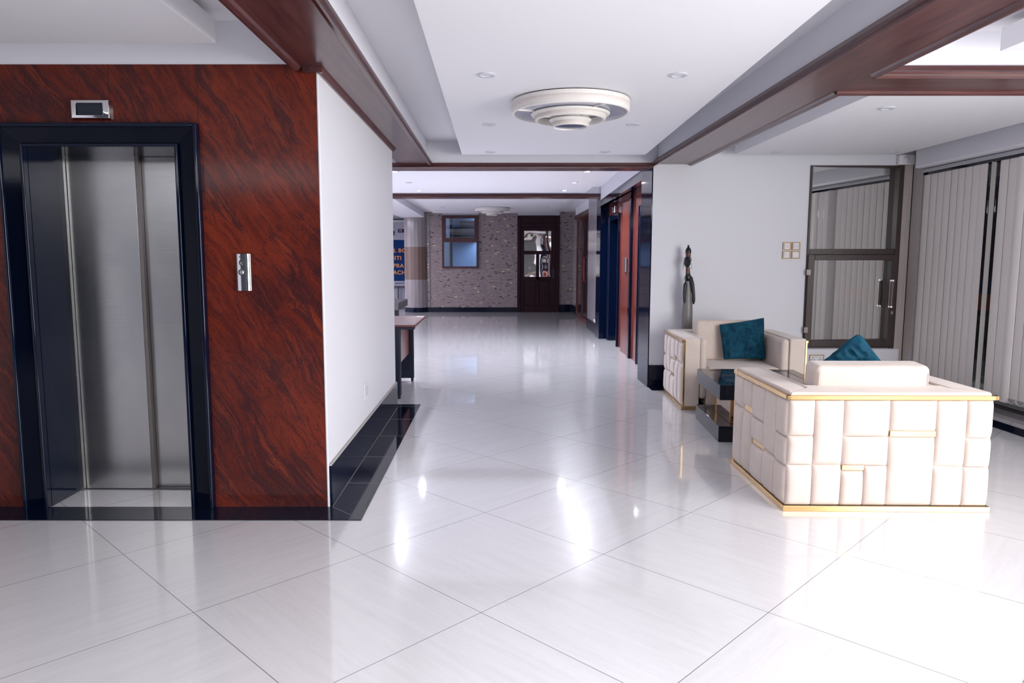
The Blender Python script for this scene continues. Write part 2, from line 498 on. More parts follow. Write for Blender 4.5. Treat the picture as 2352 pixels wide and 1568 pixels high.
# baseboard along the white side, black floor border with its joints
bm = box(-0.927, -0.912, 3.93, 6.66, 0.0, 0.235)
struct('baseboard_left', bm, NAVY)
struct('trim_2', box(-0.929, -0.9135, 3.93, 6.66, 0.235, 0.247), mat('plaster_edge', (0.42, 0.40, 0.40), 0.8, bump=0.5))
struct('trim_3', prism([(-6.2, 3.714), (-0.712, 3.714), (-0.712, 6.804), (-1.6, 6.804), (-1.6, 6.66), (-0.912, 6.66), (-0.912, 3.918), (-1.69, 3.918), (-2.497, 3.918), (-6.2, 3.918)], 0.0, 0.004), NAVY)
bm = bmesh.new()
for yy in (4.35, 4.95, 5.55, 6.15, 6.70): box(-0.912, -0.7125, yy - 0.0012, yy + 0.0012, 0.004, 0.0048, bm)
box(-0.9125, -0.9095, 3.93, 6.66, 0.004, 0.0055, bm)
for a in [(-0.912, -0.712)]:
    v = [bm.verts.new(p) for p in [(-0.912, 3.917, 0.0047), (-0.909, 3.918, 0.0047), (-0.712, 3.716, 0.0047), (-0.714, 3.714, 0.0047)]]; bm.faces.new(v)
struct('trim_4', bm, GROUT)

# rest of the shell
struct('wall_rear', box(-6.2, 7.5, -4.4, -4.2, 0, Z1), mat('dark_glazing', (0.05, 0.055, 0.07), 0.2))
struct('wall_far_left', box(-6.2, -6.0, -4.2, 22.2, 0, Z1), WALL)
# far mosaic wall with openings for window and door
Y0 = 19.1
bm = box(-1.80, -1.386, Y0, Y0 + .12, 0, Z1)
box(-1.386, -0.435, Y0, Y0 + .12, 0, 1.156, bm)
box(-0.435, 0.585, Y0, Y0 + .12, 0, Z1, bm)
box(1.690, 2.25, Y0, Y0 + .12, 0, Z1, bm)
struct('wall_back', bm, MOSAIC)
bm = box(-1.386, -0.435, Y0 + .01, Y0 + .12, 2.524, Z1); box(0.585, 1.69, Y0 + .01, Y0 + .12, 2.514, Z1, bm)
struct('wall_back_lintel', bm, WALL)
bm = box(-1.80, 0.585, Y0 - .012, Y0, 0, 0.125); box(1.695, 2.05, Y0 - .012, Y0, 0, 0.20, bm)
struct('baseboard_back', bm, NAVY)
struct('wall_end', box(-6.2, 7.5, 22.0, 22.2, 0, Z1), WALL)

# right: the white pier wall with the mirror window
PY = 7.754
bm = box(1.667, 3.325, PY, PY + .3, 0, Z1)
box(3.325, 4.29, PY, PY + .3, 0, 0.43, bm)
box(3.325, 4.29, PY, PY + .3, 2.36, Z1, bm)
box(4.29, 4.75, PY, PY + .3, 0, Z1, bm)
struct('wall_right', bm, WALL)
struct('wall_right_ledge', box(3.325, 4.36, PY - .02, PY, 0, 0.421), WALL, bevel=0.006)
struct('trim_5', box(1.665, 2.6, PY - .012, PY, 0, 0.244), NAVY)
struct('trim_6', box(1.664, 2.4, PY - .20, PY - .012, 0, 0.004), NAVY)
# navy pier side and lintel over the lift lobby
struct('trim_7', box(1.655, 1.667, PY + .004, 8.30, 0, 2.36), NAVY)
struct('wall_lobby_pier', box(1.667, 2.3, PY + .3, 8.30, 0, Z1), WALL)
bm = prism([(1.655, 8.30), (1.80, 12.58), (1.86, 12.58), (1.76, 8.30)], 2.268, 2.385)
struct('trim_8', bm, NAVY)
bm = prism([(1.665, 8.30), (1.81, 12.58), (2.3, 12.58), (2.3, 8.30)], 2.385, Z1)
struct('wall_lobby_upper', bm, WALL)
struct('trim_9', box(1.76, 2.3, 8.30, 12.58, 2.268, 2.285), NAVY)
# lobby back wall in red veneer with two lift openings
bm = box(1.90, 1.98, 9.42, 10.90, 0, 2.268)
box(1.90, 1.98, 8.30, 9.42, 2.0, 2.268, bm); box(1.96, 2.04, 10.90, 11.42, 0, 2.268, bm)
box(1.96, 2.04, 11.42, 12.58, 2.02, 2.268, bm)
struct('wall_lobby', bm, WOODZ)
struct('trim_10', box(1.865, 1.90, 10.05, 10.14, 0, 2.268), NAVY)
bm = box(1.815, 2.3, 12.58, 13.05, 0, 2.5); struct('trim_11', bm, NAVY)
bm = box(1.88, 2.3, 13.05, 14.7, 0.0, Z1); struct('wall_corridor', bm, GREYT)
struct('baseboard_right', box(1.865, 1.88, 13.05, 14.7, 0, 0.20), NAVY)
struct('wall_corridor_end', box(2.05, 2.3, 17.7, 19.1, 0, Z1), GREYT)
struct('wall_corridor_upper', box(1.95, 2.3, 14.7, 17.7, 2.42, Z1), WALL)
struct('trim_12', box(1.92, 2.3, 14.7, 17.72, 2.335, 2.42), WOODY)
struct('trim_13', box(2.035, 2.05, Y0 - 1.2, Y0 - 1.185, 0, 2.5), CHROME)
struct('baseboard_corridor', box(2.035, 2.05, 17.9, 19.1, 0, 0.20), NAVY)

# beams --------------------------------------------------------------
MOLD = [(0, 0), (0, .055), (.012, .055), (.018, .043), (.030, .038), (.036, .024), (.046, .014), (.046, 0)]   # from beam face outward
def cased_beam_y(n, x0, x1, y0, y1, zs, left=True, right=True, ml=(None, None), mr=(None, None)):
    root = structure_root(n, ((x0 + x1) / 2, y0, zs))
    obj('beam_body', box(x0 + .012, x1 - .012, y0, y1, zs + .012, Z1 + .02), WALL, root)
    obj('soffit_board', box(x0, x1, y0, y1, zs, zs + .014), WOODY, root)
    if left:
        a, b = ml; obj('moulding', extr(MOLD, (x0, a if a is not None else y0, zs), (x0, b if b is not None else y1, zs), (-1, 0, 0)), WOODY, root, smooth=False)
        obj('moulding', extr([(0, -.018), (0, 0), (-.04, 0), (-.03, -.012), (-.012, -.018)], (x0 - .03, a if a is not None else y0, zs), (x0 - .03, b if b is not None else y1, zs), (-1, 0, 0)), WOODY, root)
    if right:
        a, b = mr; obj('moulding', extr(MOLD, (x1, a if a is not None else y0, zs), (x1, b if b is not None else y1, zs), (1, 0, 0)), WOODY, root)
        obj('moulding', extr([(0, -.018), (0, 0), (-.04, 0), (-.03, -.012), (-.012, -.018)], (x1 + .03, a if a is not None else y0, zs), (x1 + .03, b if b is not None else y1, zs), (1, 0, 0)), WOODY, root)
    return root
lb = cased_beam_y('trim_14', -1.02, -0.70, -4.2, 7.75, S, ml=(-4.2, 3.90))
obj('moulding', extr([(0, -.03), (0, 0), (.035, 0), (.028, -.012), (.012, -.03)], (-.927, 3.90, S), (-.927, 6.66, S), (1, 0, 0)), WOODY, lb)
obj('moulding', box(-1.0, -.90, 3.885, 3.915, S - .028, S), WOODY, lb)
cased_beam_y('trim_15', 1.70, 2.04, -4.2, 7.754, S, mr=(4.47, 7.754))
rb2 = structure_root('trim_16', (2.04, -4.2, S))
obj('moulding', extr(MOLD, (2.04, -4.2, S), (2.04, 4.09, S), (1, 0, 0)), WOODY, rb2)
obj('moulding', extr([(0, -.018), (0, 0), (-.04, 0), (-.03, -.012), (-.012, -.018)], (2.07, -4.2, S), (2.07, 4.05, S), (1, 0, 0)), WOODY, rb2)
# cross beam on the right
cb = structure_root('trim_17', (3.3, 4.27, S))
obj('beam_body', box(2.04, XR, 4.10, 4.44, S + .012, Z1 + .02), WALL, cb)
obj('soffit_board', box(2.04, XR, 4.09, 4.45, S, S + .014), WOODX, cb)
def beam_mould_x(root, x0, x1, y, z, sgn, m=WOODX):
    obj('moulding', extr(MOLD, (x0, y, z), (x1, y, z), (0, sgn, 0)), m, root)
    obj('moulding', extr([(0, -.018), (0, 0), (-.04, 0), (-.03, -.012), (-.012, -.018)], (x0, y + sgn * .03, z), (x1, y + sgn * .03, z), (0, sgn, 0)), m, root)
beam_mould_x(cb, 2.07, XR, 4.09, S, -1); beam_mould_x(cb, 2.04, XR, 4.45, S, 1)
# cross beam A at the end of the near bay, then beam B
ba = structure_root('trim_18', (0, 7.8, S))
obj('beam_body', box(-6.0, 1.70, 7.75, 8.05, 2.385, Z1 + .02), WALL, ba)
obj('moulding', extr([(0, 0), (0, .05), (.014, .05), (.014, .022), (.022, .016), (.022, .004), (.012, 0)], (-6.0, 7.75, 2.337), (1.665, 7.75, 2.337), (0, -1, 0)), WOODX, ba)
obj('soffit_board', box(-6.0, 1.665, 7.75, 8.05, 2.34, 2.386), WOODX, ba)
bb = structure_root('trim_19', (0, 12.6, 2.44))
obj('beam_body', box(-6.0, 1.815, 12.60, 12.95, 2.50, Z1 + .02), WALL, bb)
obj('soffit_board', box(-6.0, 1.815, 12.60, 12.95, 2.442, 2.505), WOODX, bb)
obj('moulding', extr([(0, 0), (0, .06), (.015, .055), (.02, .03), (.03, .012), (.03, 0)], (-6, 12.60, 2.442), (1.81, 12.60, 2.442), (0, -1, 0)), WOODX, bb)
struct('trim_20', box(-2.45, -1.84, 12.95, 19.1, 2.47, Z1 + .02), WALL)

# dropped ceiling panels ---------------------------------------------
def panel(pts, z, n, t=0.115, holes=()):
    o = struct(n, prism(pts, z, z + t), CEIL, bevel=0.002); return o
panel([(-.34, -3.9), (1.36, -3.9), (1.40, 3.14), (1.545, 7.60), (-.34, 7.60)], 2.45, 'ceiling_panel_centre')
panel([(-5.8, -3.9), (-1.39, -3.9), (-1.39, 3.74), (-5.8, 3.74)], 2.45, 'ceiling_panel_left')
panel([(2.46, 4.62), (4.15, 4.62), (4.15, 7.58), (2.46, 7.58)], 2.45, 'ceiling_panel_right')
panel([(2.61, -3.9), (4.15, -3.9), (4.15, 3.88), (2.61, 3.88)], 2.45, 'ceiling_panel_near_right')
panel([(-5.8, 8.3), (1.50, 8.3), (1.53, 12.4), (-5.8, 12.4)], 2.50, 'ceiling_panel_lobby')
panel([(-1.60, 13.1), (1.55, 13.1), (1.55, 18.95), (-1.60, 18.95)], 2.57, 'ceiling_panel_far', 0.04)

# bulkhead over the blinds + glass wall ------------------------------
struct('trim_21', box(4.30, XR + .1, -4.2, 7.56, 2.305, Z1), WALL, bevel=0.02)
struct('trim_22', box(4.40, 4.75, 7.575, 7.754, 0, Z1), BEIGE)
bm = box(4.292, 4.40, PY - .012, PY, 0, 2.39); struct('trim_23', bm, BEIGE)
struct('trim_24', box(4.392, 4.404, 7.742, 7.754, 0, 2.5), CHROME)
struct('trim_25', box(4.13, 4.31, -1.5, 7.74, 0, 0.004), NAVY)
struct('trim_26', box(4.43, XR, -4.2, 7.44, 0, 0.03), GREYT)
gw = structure_root('window_1', (XR + .04, 0, 0))
bm = bmesh.new()
for yy in (-4.2, -1.6, 3.1, 5.30, 7.40): box(XR, XR + .06, yy, yy + .05, 0, 2.33, bm)
box(XR, XR + .06, -4.2, 7.44, 0, .05, bm); box(XR, XR + .06, -4.2, 7.44, 2.27, 2.33, bm)
obj('window_frame', bm, BROWNAL, gw)
bm = box(XR + .025, XR + .031, 5.34, 7.41, .05, 2.28)
obj('pane', bm, GLASS, gw)
obj('pane', box(XR + .025, XR + .031, 3.14, 5.30, .05, 2.28), GLASS, gw)

# outside behind the blinds
struct('ground_outside', box(XR + .2, 14, -4, 14, -0.2, -0.02), mat('paving', (0.12, 0.12, 0.13), 0.8))
tag(obj('hedge', box(6.7, 7.2, 2.0, 12.0, -0.02, 0.55), mat('hedge_leaves', (0.02, 0.05, 0.02), 0.9, bump=1.0)), 'low dark green hedge outside, seen through the gaps in the blinds', 'hedge')
hd = thing('hoarding', 'dark hoarding with a blue and an orange band, seen outside between blind slats', 'hoarding', (8.0, 8, -0.02))
obj('board', box(8.0, 8.1, 1.0, 14, -0.02, 2.9), mat('dark_board', (0.035, 0.018, 0.03), 0.7), hd)
obj('blue_band', box(7.98, 8.0, 1.0, 14, 0.82, 1.07), mat('blue_paint', (0.02, 0.06, 0.14), 0.6), hd)
obj('orange_band', box(7.98, 8.0, 1.0, 14, 0.56, 0.82), mat('orange_paint', (0.75, 0.13, 0.04), 0.6), hd)

# ================================================================== LIFT DOOR (door_1)
d1 = structure_root('door_1', (-2.09, DY, 0))
# surround: outer bead, flat splayed face, inner bead
ox0, ox1, oz = -2.618, -1.562, 2.092
ix0, ix1, iz = -2.492, -1.692, 1.971
def surround(o, i, oz_, iz_, y0, y1):
    bm = bmesh.new()
    for (xa, xb) in ((o[0], i[0]), (i[1], o[1])): box(xa, xb, y0, y1, 0, oz_, bm)
    box(i[0], i[1], y0, y1, iz_, oz_, bm)
    return bm
bm = bmesh.new()
# splayed face: slopes back towards the opening
def quadface(bm, pts): bm.faces.new([bm.verts.new(p) for p in pts])
yo, yi = DY - .030, DY - .008
for (xo, xi) in ((ox0 + .02, ix0 - .015), (ox1 - .02, ix1 + .015)):
    quadface(bm, [(xo, yo, 0), (xi, yi, 0), (xi, yi, iz + .015), (xo, yo, oz - .02)])
quadface(bm, [(ox0 + .02, yo, oz - .02), (ox1 - .02, yo, oz - .02), (ix1 + .015, yi, iz + .015), (ix0 - .015, yi, iz + .015)])
bmesh.ops.solidify(bm, geom=bm.faces[:], thickness=-.02)
obj('door_frame', bm, NAVY, d1)
bm = bmesh.new()
for xa, xb in ((ox0, ox0 + .022), (ox1 - .022, ox1)): box(xa, xb, DY - .045, DY + .02, 0, oz, bm)
box(ox0 + .022, ox1 - .022, DY - .045, DY + .02, oz - .022, oz, bm)
obj('outer_bead', bm, NAVY, d1, bevel=0.008, seg=3)
bm = bmesh.new()
for xa, xb in ((ix0 - .018, ix0), (ix1, ix1 + .018)): box(xa, xb, DY - .026, DY + .02, 0, iz + .018, bm)
box(ix0, ix1, DY - .026, DY + .02, iz, iz + .018, bm)
obj('inner_bead', bm, NAVY, d1, bevel=0.006, seg=3)
bm = box(ix0 - .06, ix0, DY + .02, 4.25, 0, 2.05); box(ix1, ix1 + .06, DY + .02, 4.25, 0, 2.05, bm)
box(ix0 - .02, ix1 + .02, DY + .02, 4.25, iz, 2.05, bm)
obj('jamb_lining', bm, NAVY, d1)
obj('steel_jamb', box(-2.518, -2.468, 4.21, 4.30, 0.0, 2.06), STEEL, d1)
obj('door_panel', box(-2.466, -2.07, 4.238, 4.262, 0.006, 2.06), STEEL, d1, bevel=0.002)
obj('door_panel', box(-2.10, -1.66, 4.275, 4.30, 0.006, 2.06), STEEL, d1, bevel=0.002)
obj('door_edge', box(-2.0695, -2.050, 4.240, 4.272, 0.006, 2.06), mat('steel_edge', (0.25, 0.22, 0.21), 0.35, 1.0), d1)
obj('door_header', box(-2.53, -1.63, 4.30, 4.36, 1.95, 2.09), STEEL, d1)
obj('shaft_back', box(-2.6, -1.6, 4.32, 4.34, 0, 2.1), DARK, d1)
obj('sill', box(-2.518, -1.66, 4.235, 4.31, 0.0, 0.006), mat('sill_metal', (0.10, 0.10, 0.11), 0.4, 0.8), d1)

# call panel and floor display
cp = thing('lift_call_panel', 'narrow chrome lift call plate with a round button on the red granite wall', 'lift button panel', (-1.357, DY, 1.312))
bm = bmesh.new()
prof = []
for i in range(9):
    t = -1 + 2 * i / 8
    prof.append((t * .041, DY - .004 - .020 * (1 - t * t) ** 0.5 if abs(t) < 1 else DY - .004))
pts = [(-1.357 + a, b) for a, b in prof] + [(-1.357 + .041, DY), (-1.357 - .041, DY)]
obj('plate', prism(pts, 1.213, 1.410), CHROME, cp, smooth=True)
bm = lathe([(0, .004), (.010, .004), (.013, .001), (.013, -.004), (0, -.004)], seg=24)
bm.transform(Matrix.Translation((-1.360, DY - .027, 1.312)) @ Matrix.Rotation(PI / 2, 4, 'X'))
obj('button', bm, mat('button_steel', (0.8, 0.8, 0.82), 0.25, 1.0), cp, smooth=True)
bm = lathe([(.0135, .003), (.017, .002), (.017, -.004), (.0135, -.004)], seg=24, closed=True)
bm.transform(Matrix.Translation((-1.360, DY - .025, 1.312)) @ Matrix.Rotation(PI / 2, 4, 'X'))
obj('button_ring', bm, BLACK, cp, smooth=True)
am = mat('etched_mark', (0.05, 0.05, 0.055), 0.5, 0.5)
# the drop shaped badge with its letter A
bm = bmesh.new(); pp = []
for i in range(28):
    a = 2 * PI * i / 28
    rr = .013 * (1 + .30 * max(0, math.sin(a)) ** 3)
    pp.append((-1.361 + rr * math.cos(a) * .85, 1.361 + rr * math.sin(a) * 1.1))
va = [bm.verts.new((x, DY - .0262, z)) for x, z in pp]; vb = [bm.verts.new((x, DY - .02, z)) for x, z in pp]
bm.faces.new(va)
for i in range(28): j = (i + 1) % 28; bm.faces.new([va[i], va[j], vb[j], vb[i]])
obj('badge', bm, am, cp)
bm = text_bm('A', 0.028, 0.0004, 0.0005); bm.transform(Matrix.Translation((-1.3705, DY - .0268, 1.350)))
obj('letter', bm, mat('badge_tan', (0.5, 0.42, 0.36), 0.3, 0.8), cp)
for sx_ in (0,):
    bm = text_bm('OTIS', 0.012, 0.0, 0.0004) if False else text_bm('SCH', 0.010, 0.0, 0.0004)
    bm.transform(Matrix.Translation((-1.372, DY - .0245, 1.390)))
    obj('lettering', bm, am, cp)

fd = thing('floor_indicator', 'chrome-framed lift floor display with a dark blue screen above the lift door', 'lift display', (-2.118, DY, 2.16))
x0, x1, z0, z1 = -2.226, -2.010, 2.108, 2.213
bm = bmesh.new()
fr = [(x0, z0), (x1, z0), (x1, z1), (x0, z1)]
ins = [(-2.190, 2.130), (-2.050, 2.130), (-2.050, 2.192), (-2.190, 2.192)]
v0 = [bm.verts.new((x, DY, z)) for x, z in fr]
v1 = [bm.verts.new((x + (.01 if x < -2.1 else -.01), DY - .03, z + (.008 if z < 2.16 else -.006))) for x, z in fr]
v2 = [bm.verts.new((x, DY - .034, z)) for x, z in ins]
v3 = [bm.verts.new((x, DY - .022, z)) for x, z in ins]
for A, B in ((v0, v1), (v1, v2), (v2, v3)):
    for i in range(4): j = (i + 1) % 4; bm.faces.new([A[i], A[j], B[j], B[i]])
bm.faces.new(v3); bm.faces.new(v0)
obj('housing', bm, CHROME, fd, bevel=0.002)
obj('screen', box(-2.189, -2.051, DY - .026, DY - .0225, 2.131, 2.191), SCREEN, fd)

# small socket on the white side wall
so = thing('wall_outlet', 'small blank white outlet plate low on the white wall beside the lift', 'outlet', (-.927, 5.1, .445))
obj('plate', box(-.927, -.920, 5.03, 5.18, .385, .505), PLAST, so, bevel=0.003)
obj('socket_insert', box(-.9205, -.9185, 5.05, 5.16, .41, .48), mat('plate_face', (0.6, 0.6, 0.64), 0.4), so)

# ================================================================== far lifts (door_2, door_3)
def side_lift(n, X, ya, yb, z):
    r = structure_root(n, (X, (ya + yb) / 2, 0))
    t = .085
    bm = box(X - .03, X + .02, ya - t, ya, 0, z + t); box(X - .03, X + .02, yb, yb + t, 0, z + t, bm); box(X - .03, X + .02, ya, yb, z, z + t, bm)
    obj('door_frame', bm, NAVY, r, bevel=0.006)
    bm = box(X - .04, X - .02, ya - t, ya - t + .015, 0, z + t); box(X - .04, X - .02, yb + t - .015, yb + t, 0, z + t, bm); box(X - .04, X - .02, ya - t, yb + t, z + t - .015, z + t, bm)
    obj('outer_bead', bm, NAVY, r, bevel=0.004)
    bm = box(X + .02, X + .30, ya - .03, ya, 0, z + .03); box(X + .02, X + .30, yb, yb + .03, 0, z + .03, bm); box(X + .02, X + .30, ya, yb, z, z + .03, bm)
    obj('jamb_lining', bm, NAVY, r)
    obj('door_panel', box(X + .25, X + .27, ya, (ya + yb) / 2, 0, z), STEEL, r)
    obj('door_panel', box(X + .28, X + .30, (ya + yb) / 2 - .02, yb, 0, z), STEEL, r)
    return r
side_lift('door_2', 1.90, 8.52, 9.42, 1.99)
side_lift('door_3', 1.96, 11.50, 12.32, 2.02)
t = thing('lift_call_panel', 'slim silver lift call plate on the red veneer between the corridor lifts', 'lift button panel', (1.90, 10.50, 1.3))
obj('plate', box(1.872, 1.90, 10.42, 10.56, 1.205, 1.405), STEEL, t, bevel=0.008, seg=3)
obj('button', box(1.868, 1.873, 10.47, 10.51, 1.30, 1.33), CHROME, t)
for yy, z, lab in ((11.85, 2.185, 'small silver lift display over the far corridor lift'), (9.0, 2.14, 'small silver lift display over the near corridor lift')):
    X = 1.96 if yy > 11 else 1.90
    t = thing('floor_indicator', lab, 'lift display', (X, yy, z))
    obj('housing', box(X - .05, X, yy - .12, yy + .12, z - .06, z + .06), CHROME, t, bevel=0.012, seg=3)
    obj('screen', box(X - .053, X - .0505, yy - .07, yy + .07, z - .03, z + .03), SCREEN, t)

# glazed corridor door on the right, red pull handle (door_4)
r = structure_root('door_4', (2.0, 16.2, 0))
bm = bmesh.new()
for yy in (14.70, 15.55, 16.55, 17.64): box(1.98, 2.03, yy, yy + .06, 0, 2.335, bm)
box(1.98, 2.03, 14.7, 17.70, 2.28, 2.335, bm); box(1.98, 2.03, 14.7, 17.70, 0, .08, bm)
obj('door_frame', bm, WOODZ, r)
obj('pane', box(2.0, 2.006, 14.76, 17.64, .08, 2.28), mat('dark_glass', (0.03, 0.03, 0.04), 0.03, spec=1.0), r)
obj('handle', tube([(1.98, 15.72, .90), (1.93, 15.72, .92), (1.93, 15.72, 1.42), (1.98, 15.72, 1.44)], .014), mat('red_handle', (0.20, 0.01, 0.02), 0.3), r, smooth=True)
struct('wall_shop', box(2.25, 2.3, 14.7, 17.7, 0, 2.4), GREYT)
t = thing('wall_outlet', 'pale socket low on the grey tiled corridor wall past the lifts', 'outlet', (1.88, 13.6, .18))
obj('plate', box(1.872, 1.88, 13.45, 13.70, .10, .26), PLAST, t, bevel=0.003)
obj('socket_insert', box(1.870, 1.8722, 13.50, 13.65, .14, .22), mat('socket_face', (0.3, 0.3, 0.34), 0.4), t)

# ================================================================== far window and door
w2 = structure_root('window_2', (-.91, Y0, 1.84))
bm = frame_xz(-1.386, -.435, 1.156, 2.524, Y0 - .05, Y0 + .05, .05, tb=.045, tt=.04)
box(-1.336, -.485, Y0 - .05, Y0 + .05, 1.83, 1.905, bm)
obj('window_frame', bm, WOODZ if False else wood('window_wood', (0.040, 0.009, 0.013), (0.075, 0.020, 0.022), 'X', 0.35), w2)
obj('sash', frame_xz(-1.336, -.485, 1.905, 2.484, Y0 - .06, Y0 - .02, .055, tb=.035, tt=.04), bpy.data.materials['window_wood'], w2)
obj('pane', box(-1.285, -.54, Y0 - .036, Y0 - .032, 1.93, 2.45), GLASS, w2)
obj('pane', box(-1.34, -.48, Y0 - .004, Y0, 1.20, 1.832), GLASS, w2)
# office seen through it
struct('wall_office_back', box(-1.75, 0.30, 20.4, 20.5, 0, 2.52), mat('office_blue', (0.16, 0.24, 0.38), 0.7))
struct('wall_office_left', box(-1.75, -1.70, 19.22, 20.4, 0, 2.52), mat('office_pale', (0.5, 0.58, 0.7), 0.7))
struct('wall_office_right', box(0.2, 0.30, 19.22, 20.4, 0, 2.52), bpy.data.materials['office_blue'])
struct('ceiling_office', box(-1.75, 0.30, 19.22, 20.4, 2.52, 2.56), WALL)
t = tag(obj('curtain', box(-1.62, -1.22, 19.75, 19.80, 0.9, 2.5), mat('pale_curtain', (0.6, 0.68, 0.8), 0.7), None), 'pale blue curtain seen through the far window at its left', 'curtain')
t = tag(obj('dark_post', box(-1.22, -1.15, 19.7, 19.80, 0.0, 2.5), DARK), 'black post beside the pale curtain behind the far window', 'post')
cab = thing('cupboard', 'black cupboard with a brown top seen through the upper pane of the far window', 'cupboard', (-0.8, 20.1, 1.4))
obj('body', box(-.95, -.45, 20.0, 20.39, 1.90, 2.38), DARK, cab); obj('top_board', box(-.97, -.43, 19.98, 20.39, 2.38, 2.42), DOORW, cab)
obj('lower_shelf', box(-1.15, -.95, 20.1, 20.39, 1.90, 2.25), DARK, cab)

d5 = structure_root('door_5', (1.14, Y0, 0))
bm = frame_xz(.585, 1.690, 0, 2.514, Y0 - .06, Y0 + .06, .085, tb=0, tt=.05)
box(.67, 1.605, Y0 - .05, Y0 + .05, 2.222, 2.30, bm)
obj('door_frame', bm, DOORW, d5, bevel=0.006)
obj('transom_panel', box(.67, 1.605, Y0 - .02, Y0 + .02, 2.30, 2.465), DOORW, d5)
bm = bmesh.new()
lx0, lx1 = .672, 1.603
for a in [(lx0, .763, 0.005, 2.22), (1.470, lx1, 0.005, 2.22)]: box(a[0], a[1], Y0 - .03, Y0 + .02, a[2], a[3], bm)
for a in [(2.125, 2.22), (1.515, 1.605), (.842, .930), (.005, .165)]: box(.763, 1.470, Y0 - .03, Y0 + .02, a[0], a[1], bm)
box(1.076, 1.162, Y0 - .03, Y0 + .02, .165, 1.515, bm)
obj('door_leaf', bm, DOORW, d5, bevel=0.006)
bm = box(.765, 1.075, Y0 - .012, Y0 + .01, .165, .842); box(.80, 1.04, Y0 - .02, Y0 - .01, .205, .80, bm)
obj('raised_panel', bm, DOORW, d5, bevel=0.006)
bm = box(1.163, 1.469, Y0 - .012, Y0 + .01, .165, .842); box(1.20, 1.435, Y0 - .02, Y0 - .01, .205, .80, bm)
obj('raised_panel', bm, DOORW, d5, bevel=0.006)
for a in ((.765, 1.469, 1.606, 2.124), (.765, 1.075, .931, 1.514), (1.163, 1.469, .931, 1.514)):
    bm = bmesh.new(); bmesh.ops.create_grid(bm, x_segments=1, y_segments=1, size=1)
    bm.free(); obj('pane', box(a[0], a[1], Y0 - .012, Y0 - .004, a[2], a[3]), WAVY, d5)
bm = box(1.510, 1.560, Y0 - .042, Y0 - .03, .89, 1.15)
obj('handle_plate', bm, mat('dark_bronze', (0.05, 0.04, 0.05), 0.35, 0.7), d5, bevel=0.004)
obj('handle', tube([(1.535, Y0 - .042, 1.06), (1.535, Y0 - .08, 1.06), (1.43, Y0 - .085, 1.06)], .011), bpy.data.materials['dark_bronze'], d5, smooth=True)
struct('wall_behind_door', box(.55, 1.72, 19.20, 19.26, 0, 2.5), DARK)

# round tiled column at the far left
COLT = striped('column_tile', (0.21, 0.19, 0.20), (0.27, 0.245, 0.255)); COLD = striped('column_band_tile', (0.125, 0.085, 0.075), (0.165, 0.115, 0.10))
cl = structure_root('trim_27', (-2.06, 19.35, 0))
for z0, z1, m in ((.12, .855, COLT), (.855, 1.707, COLD), (1.707, Z1, COLT)):
    bm = bmesh.new()
    pts = [(-2.06 + .345 * math.cos(2 * PI * i / 22), 19.30 + .345 * math.sin(2 * PI * i / 22)) for i in range(22)]
    prism(pts, z0, z1, bm); obj('column_band', bm, m, cl)
obj('column_base', prism([(-2.06 + .36 * math.cos(2 * PI * i / 28), 19.30 + .36 * math.sin(2 * PI * i / 28)) for i in range(28)], 0, .12), NAVY, cl)
obj('corner_strip', box(-1.735, -1.722, 19.075, 19.1, .12, 2.5), mat('grey_strip', (0.3, 0.3, 0.34), 0.4), cl)

# banner (stands behind the column)
bn = thing('banner', 'tall white and blue banner with orange capitals, half hidden behind the round column', 'banner', (-2.95, 21.0, 0.6))
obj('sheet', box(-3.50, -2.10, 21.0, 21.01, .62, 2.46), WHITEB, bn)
obj('blue_field', box(-3.50, -2.10, 20.992, 21.0, .765, 1.94), BLUEP, bn)
obj('name_box', box(-2.79, -2.10, 20.992, 21.0, 2.15, 2.25), BLUEP, bn)
obj('top_rail', box(-3.50, -2.10, 20.98, 21.03, 2.46, 2.50), mat('rail_pale', (0.5, 0.55, 0.55), 0.4), bn)
obj('roller', box(-3.50, -2.10, 20.97, 21.04, 2.50, 2.545), mat('rail_dark', (0.03, 0.04, 0.05), 0.4), bn)
for s_, x_, z_, sz in (('L', -2.925, 1.585, .160), ('BO', -2.79, 1.585, .160), ('NITI', -3.035, 1.370, .160), ('PRA', -2.945, 1.150, .160), ('ACH', -2.945, .955, .160)):
    bm = text_bm(s_, sz, .0065, .001); bm.transform(Matrix.Translation((x_, 20.990, z_)))
    obj('lettering', bm, ORANGE, bn)
bm = text_bm('PE', .085, .003, .001); bm.transform(Matrix.Translation((-2.755, 20.990, 2.172))); obj('lettering', bm, ORANGE, bn)
bm = text_bm('ITECH', .05, .0, .001); bm.transform(Matrix.Translation((-2.78, 20.995, 2.065))); obj('lettering', bm, mat('pale_print', (0.28, 0.28, 0.34), 0.5), bn)
bm = text_bm('pcock A', .075, .001, .001); bm.transform(Matrix.Translation((-2.89, 20.995, .675))); obj('lettering', bm, BLUEP, bn)
bm = bmesh.new()
for i in range(20):
    a0 = -PI * .45 + i * PI * .95 / 20; a1 = a0 + PI * .95 / 20
    for rA, rB in ((.175, .187),):
        P = [(-3.05 + rr * math.cos(a), 20.993, 2.215 + rr * math.sin(a)) for rr, a in ((rA, a0), (rB, a0), (rB, a1), (rA, a1))]
        bm.faces.new([bm.verts.new(p) for p in P])
bmesh.ops.remove_doubles(bm, verts=bm.verts, dist=1e-5); bmesh.ops.solidify(bm, geom=bm.faces[:], thickness=.003)
obj('emblem_arc', bm, mat('emblem_bronze', (0.20, 0.14, 0.10), 0.5), bn)
bm = lathe([(0, .003), (.10, .003), (.10, 0), (0, 0)], seg=24); bm.transform(Matrix.Translation((-2.98, 20.999, 2.13)) @ Matrix.Rotation(PI / 2, 4, 'X'))
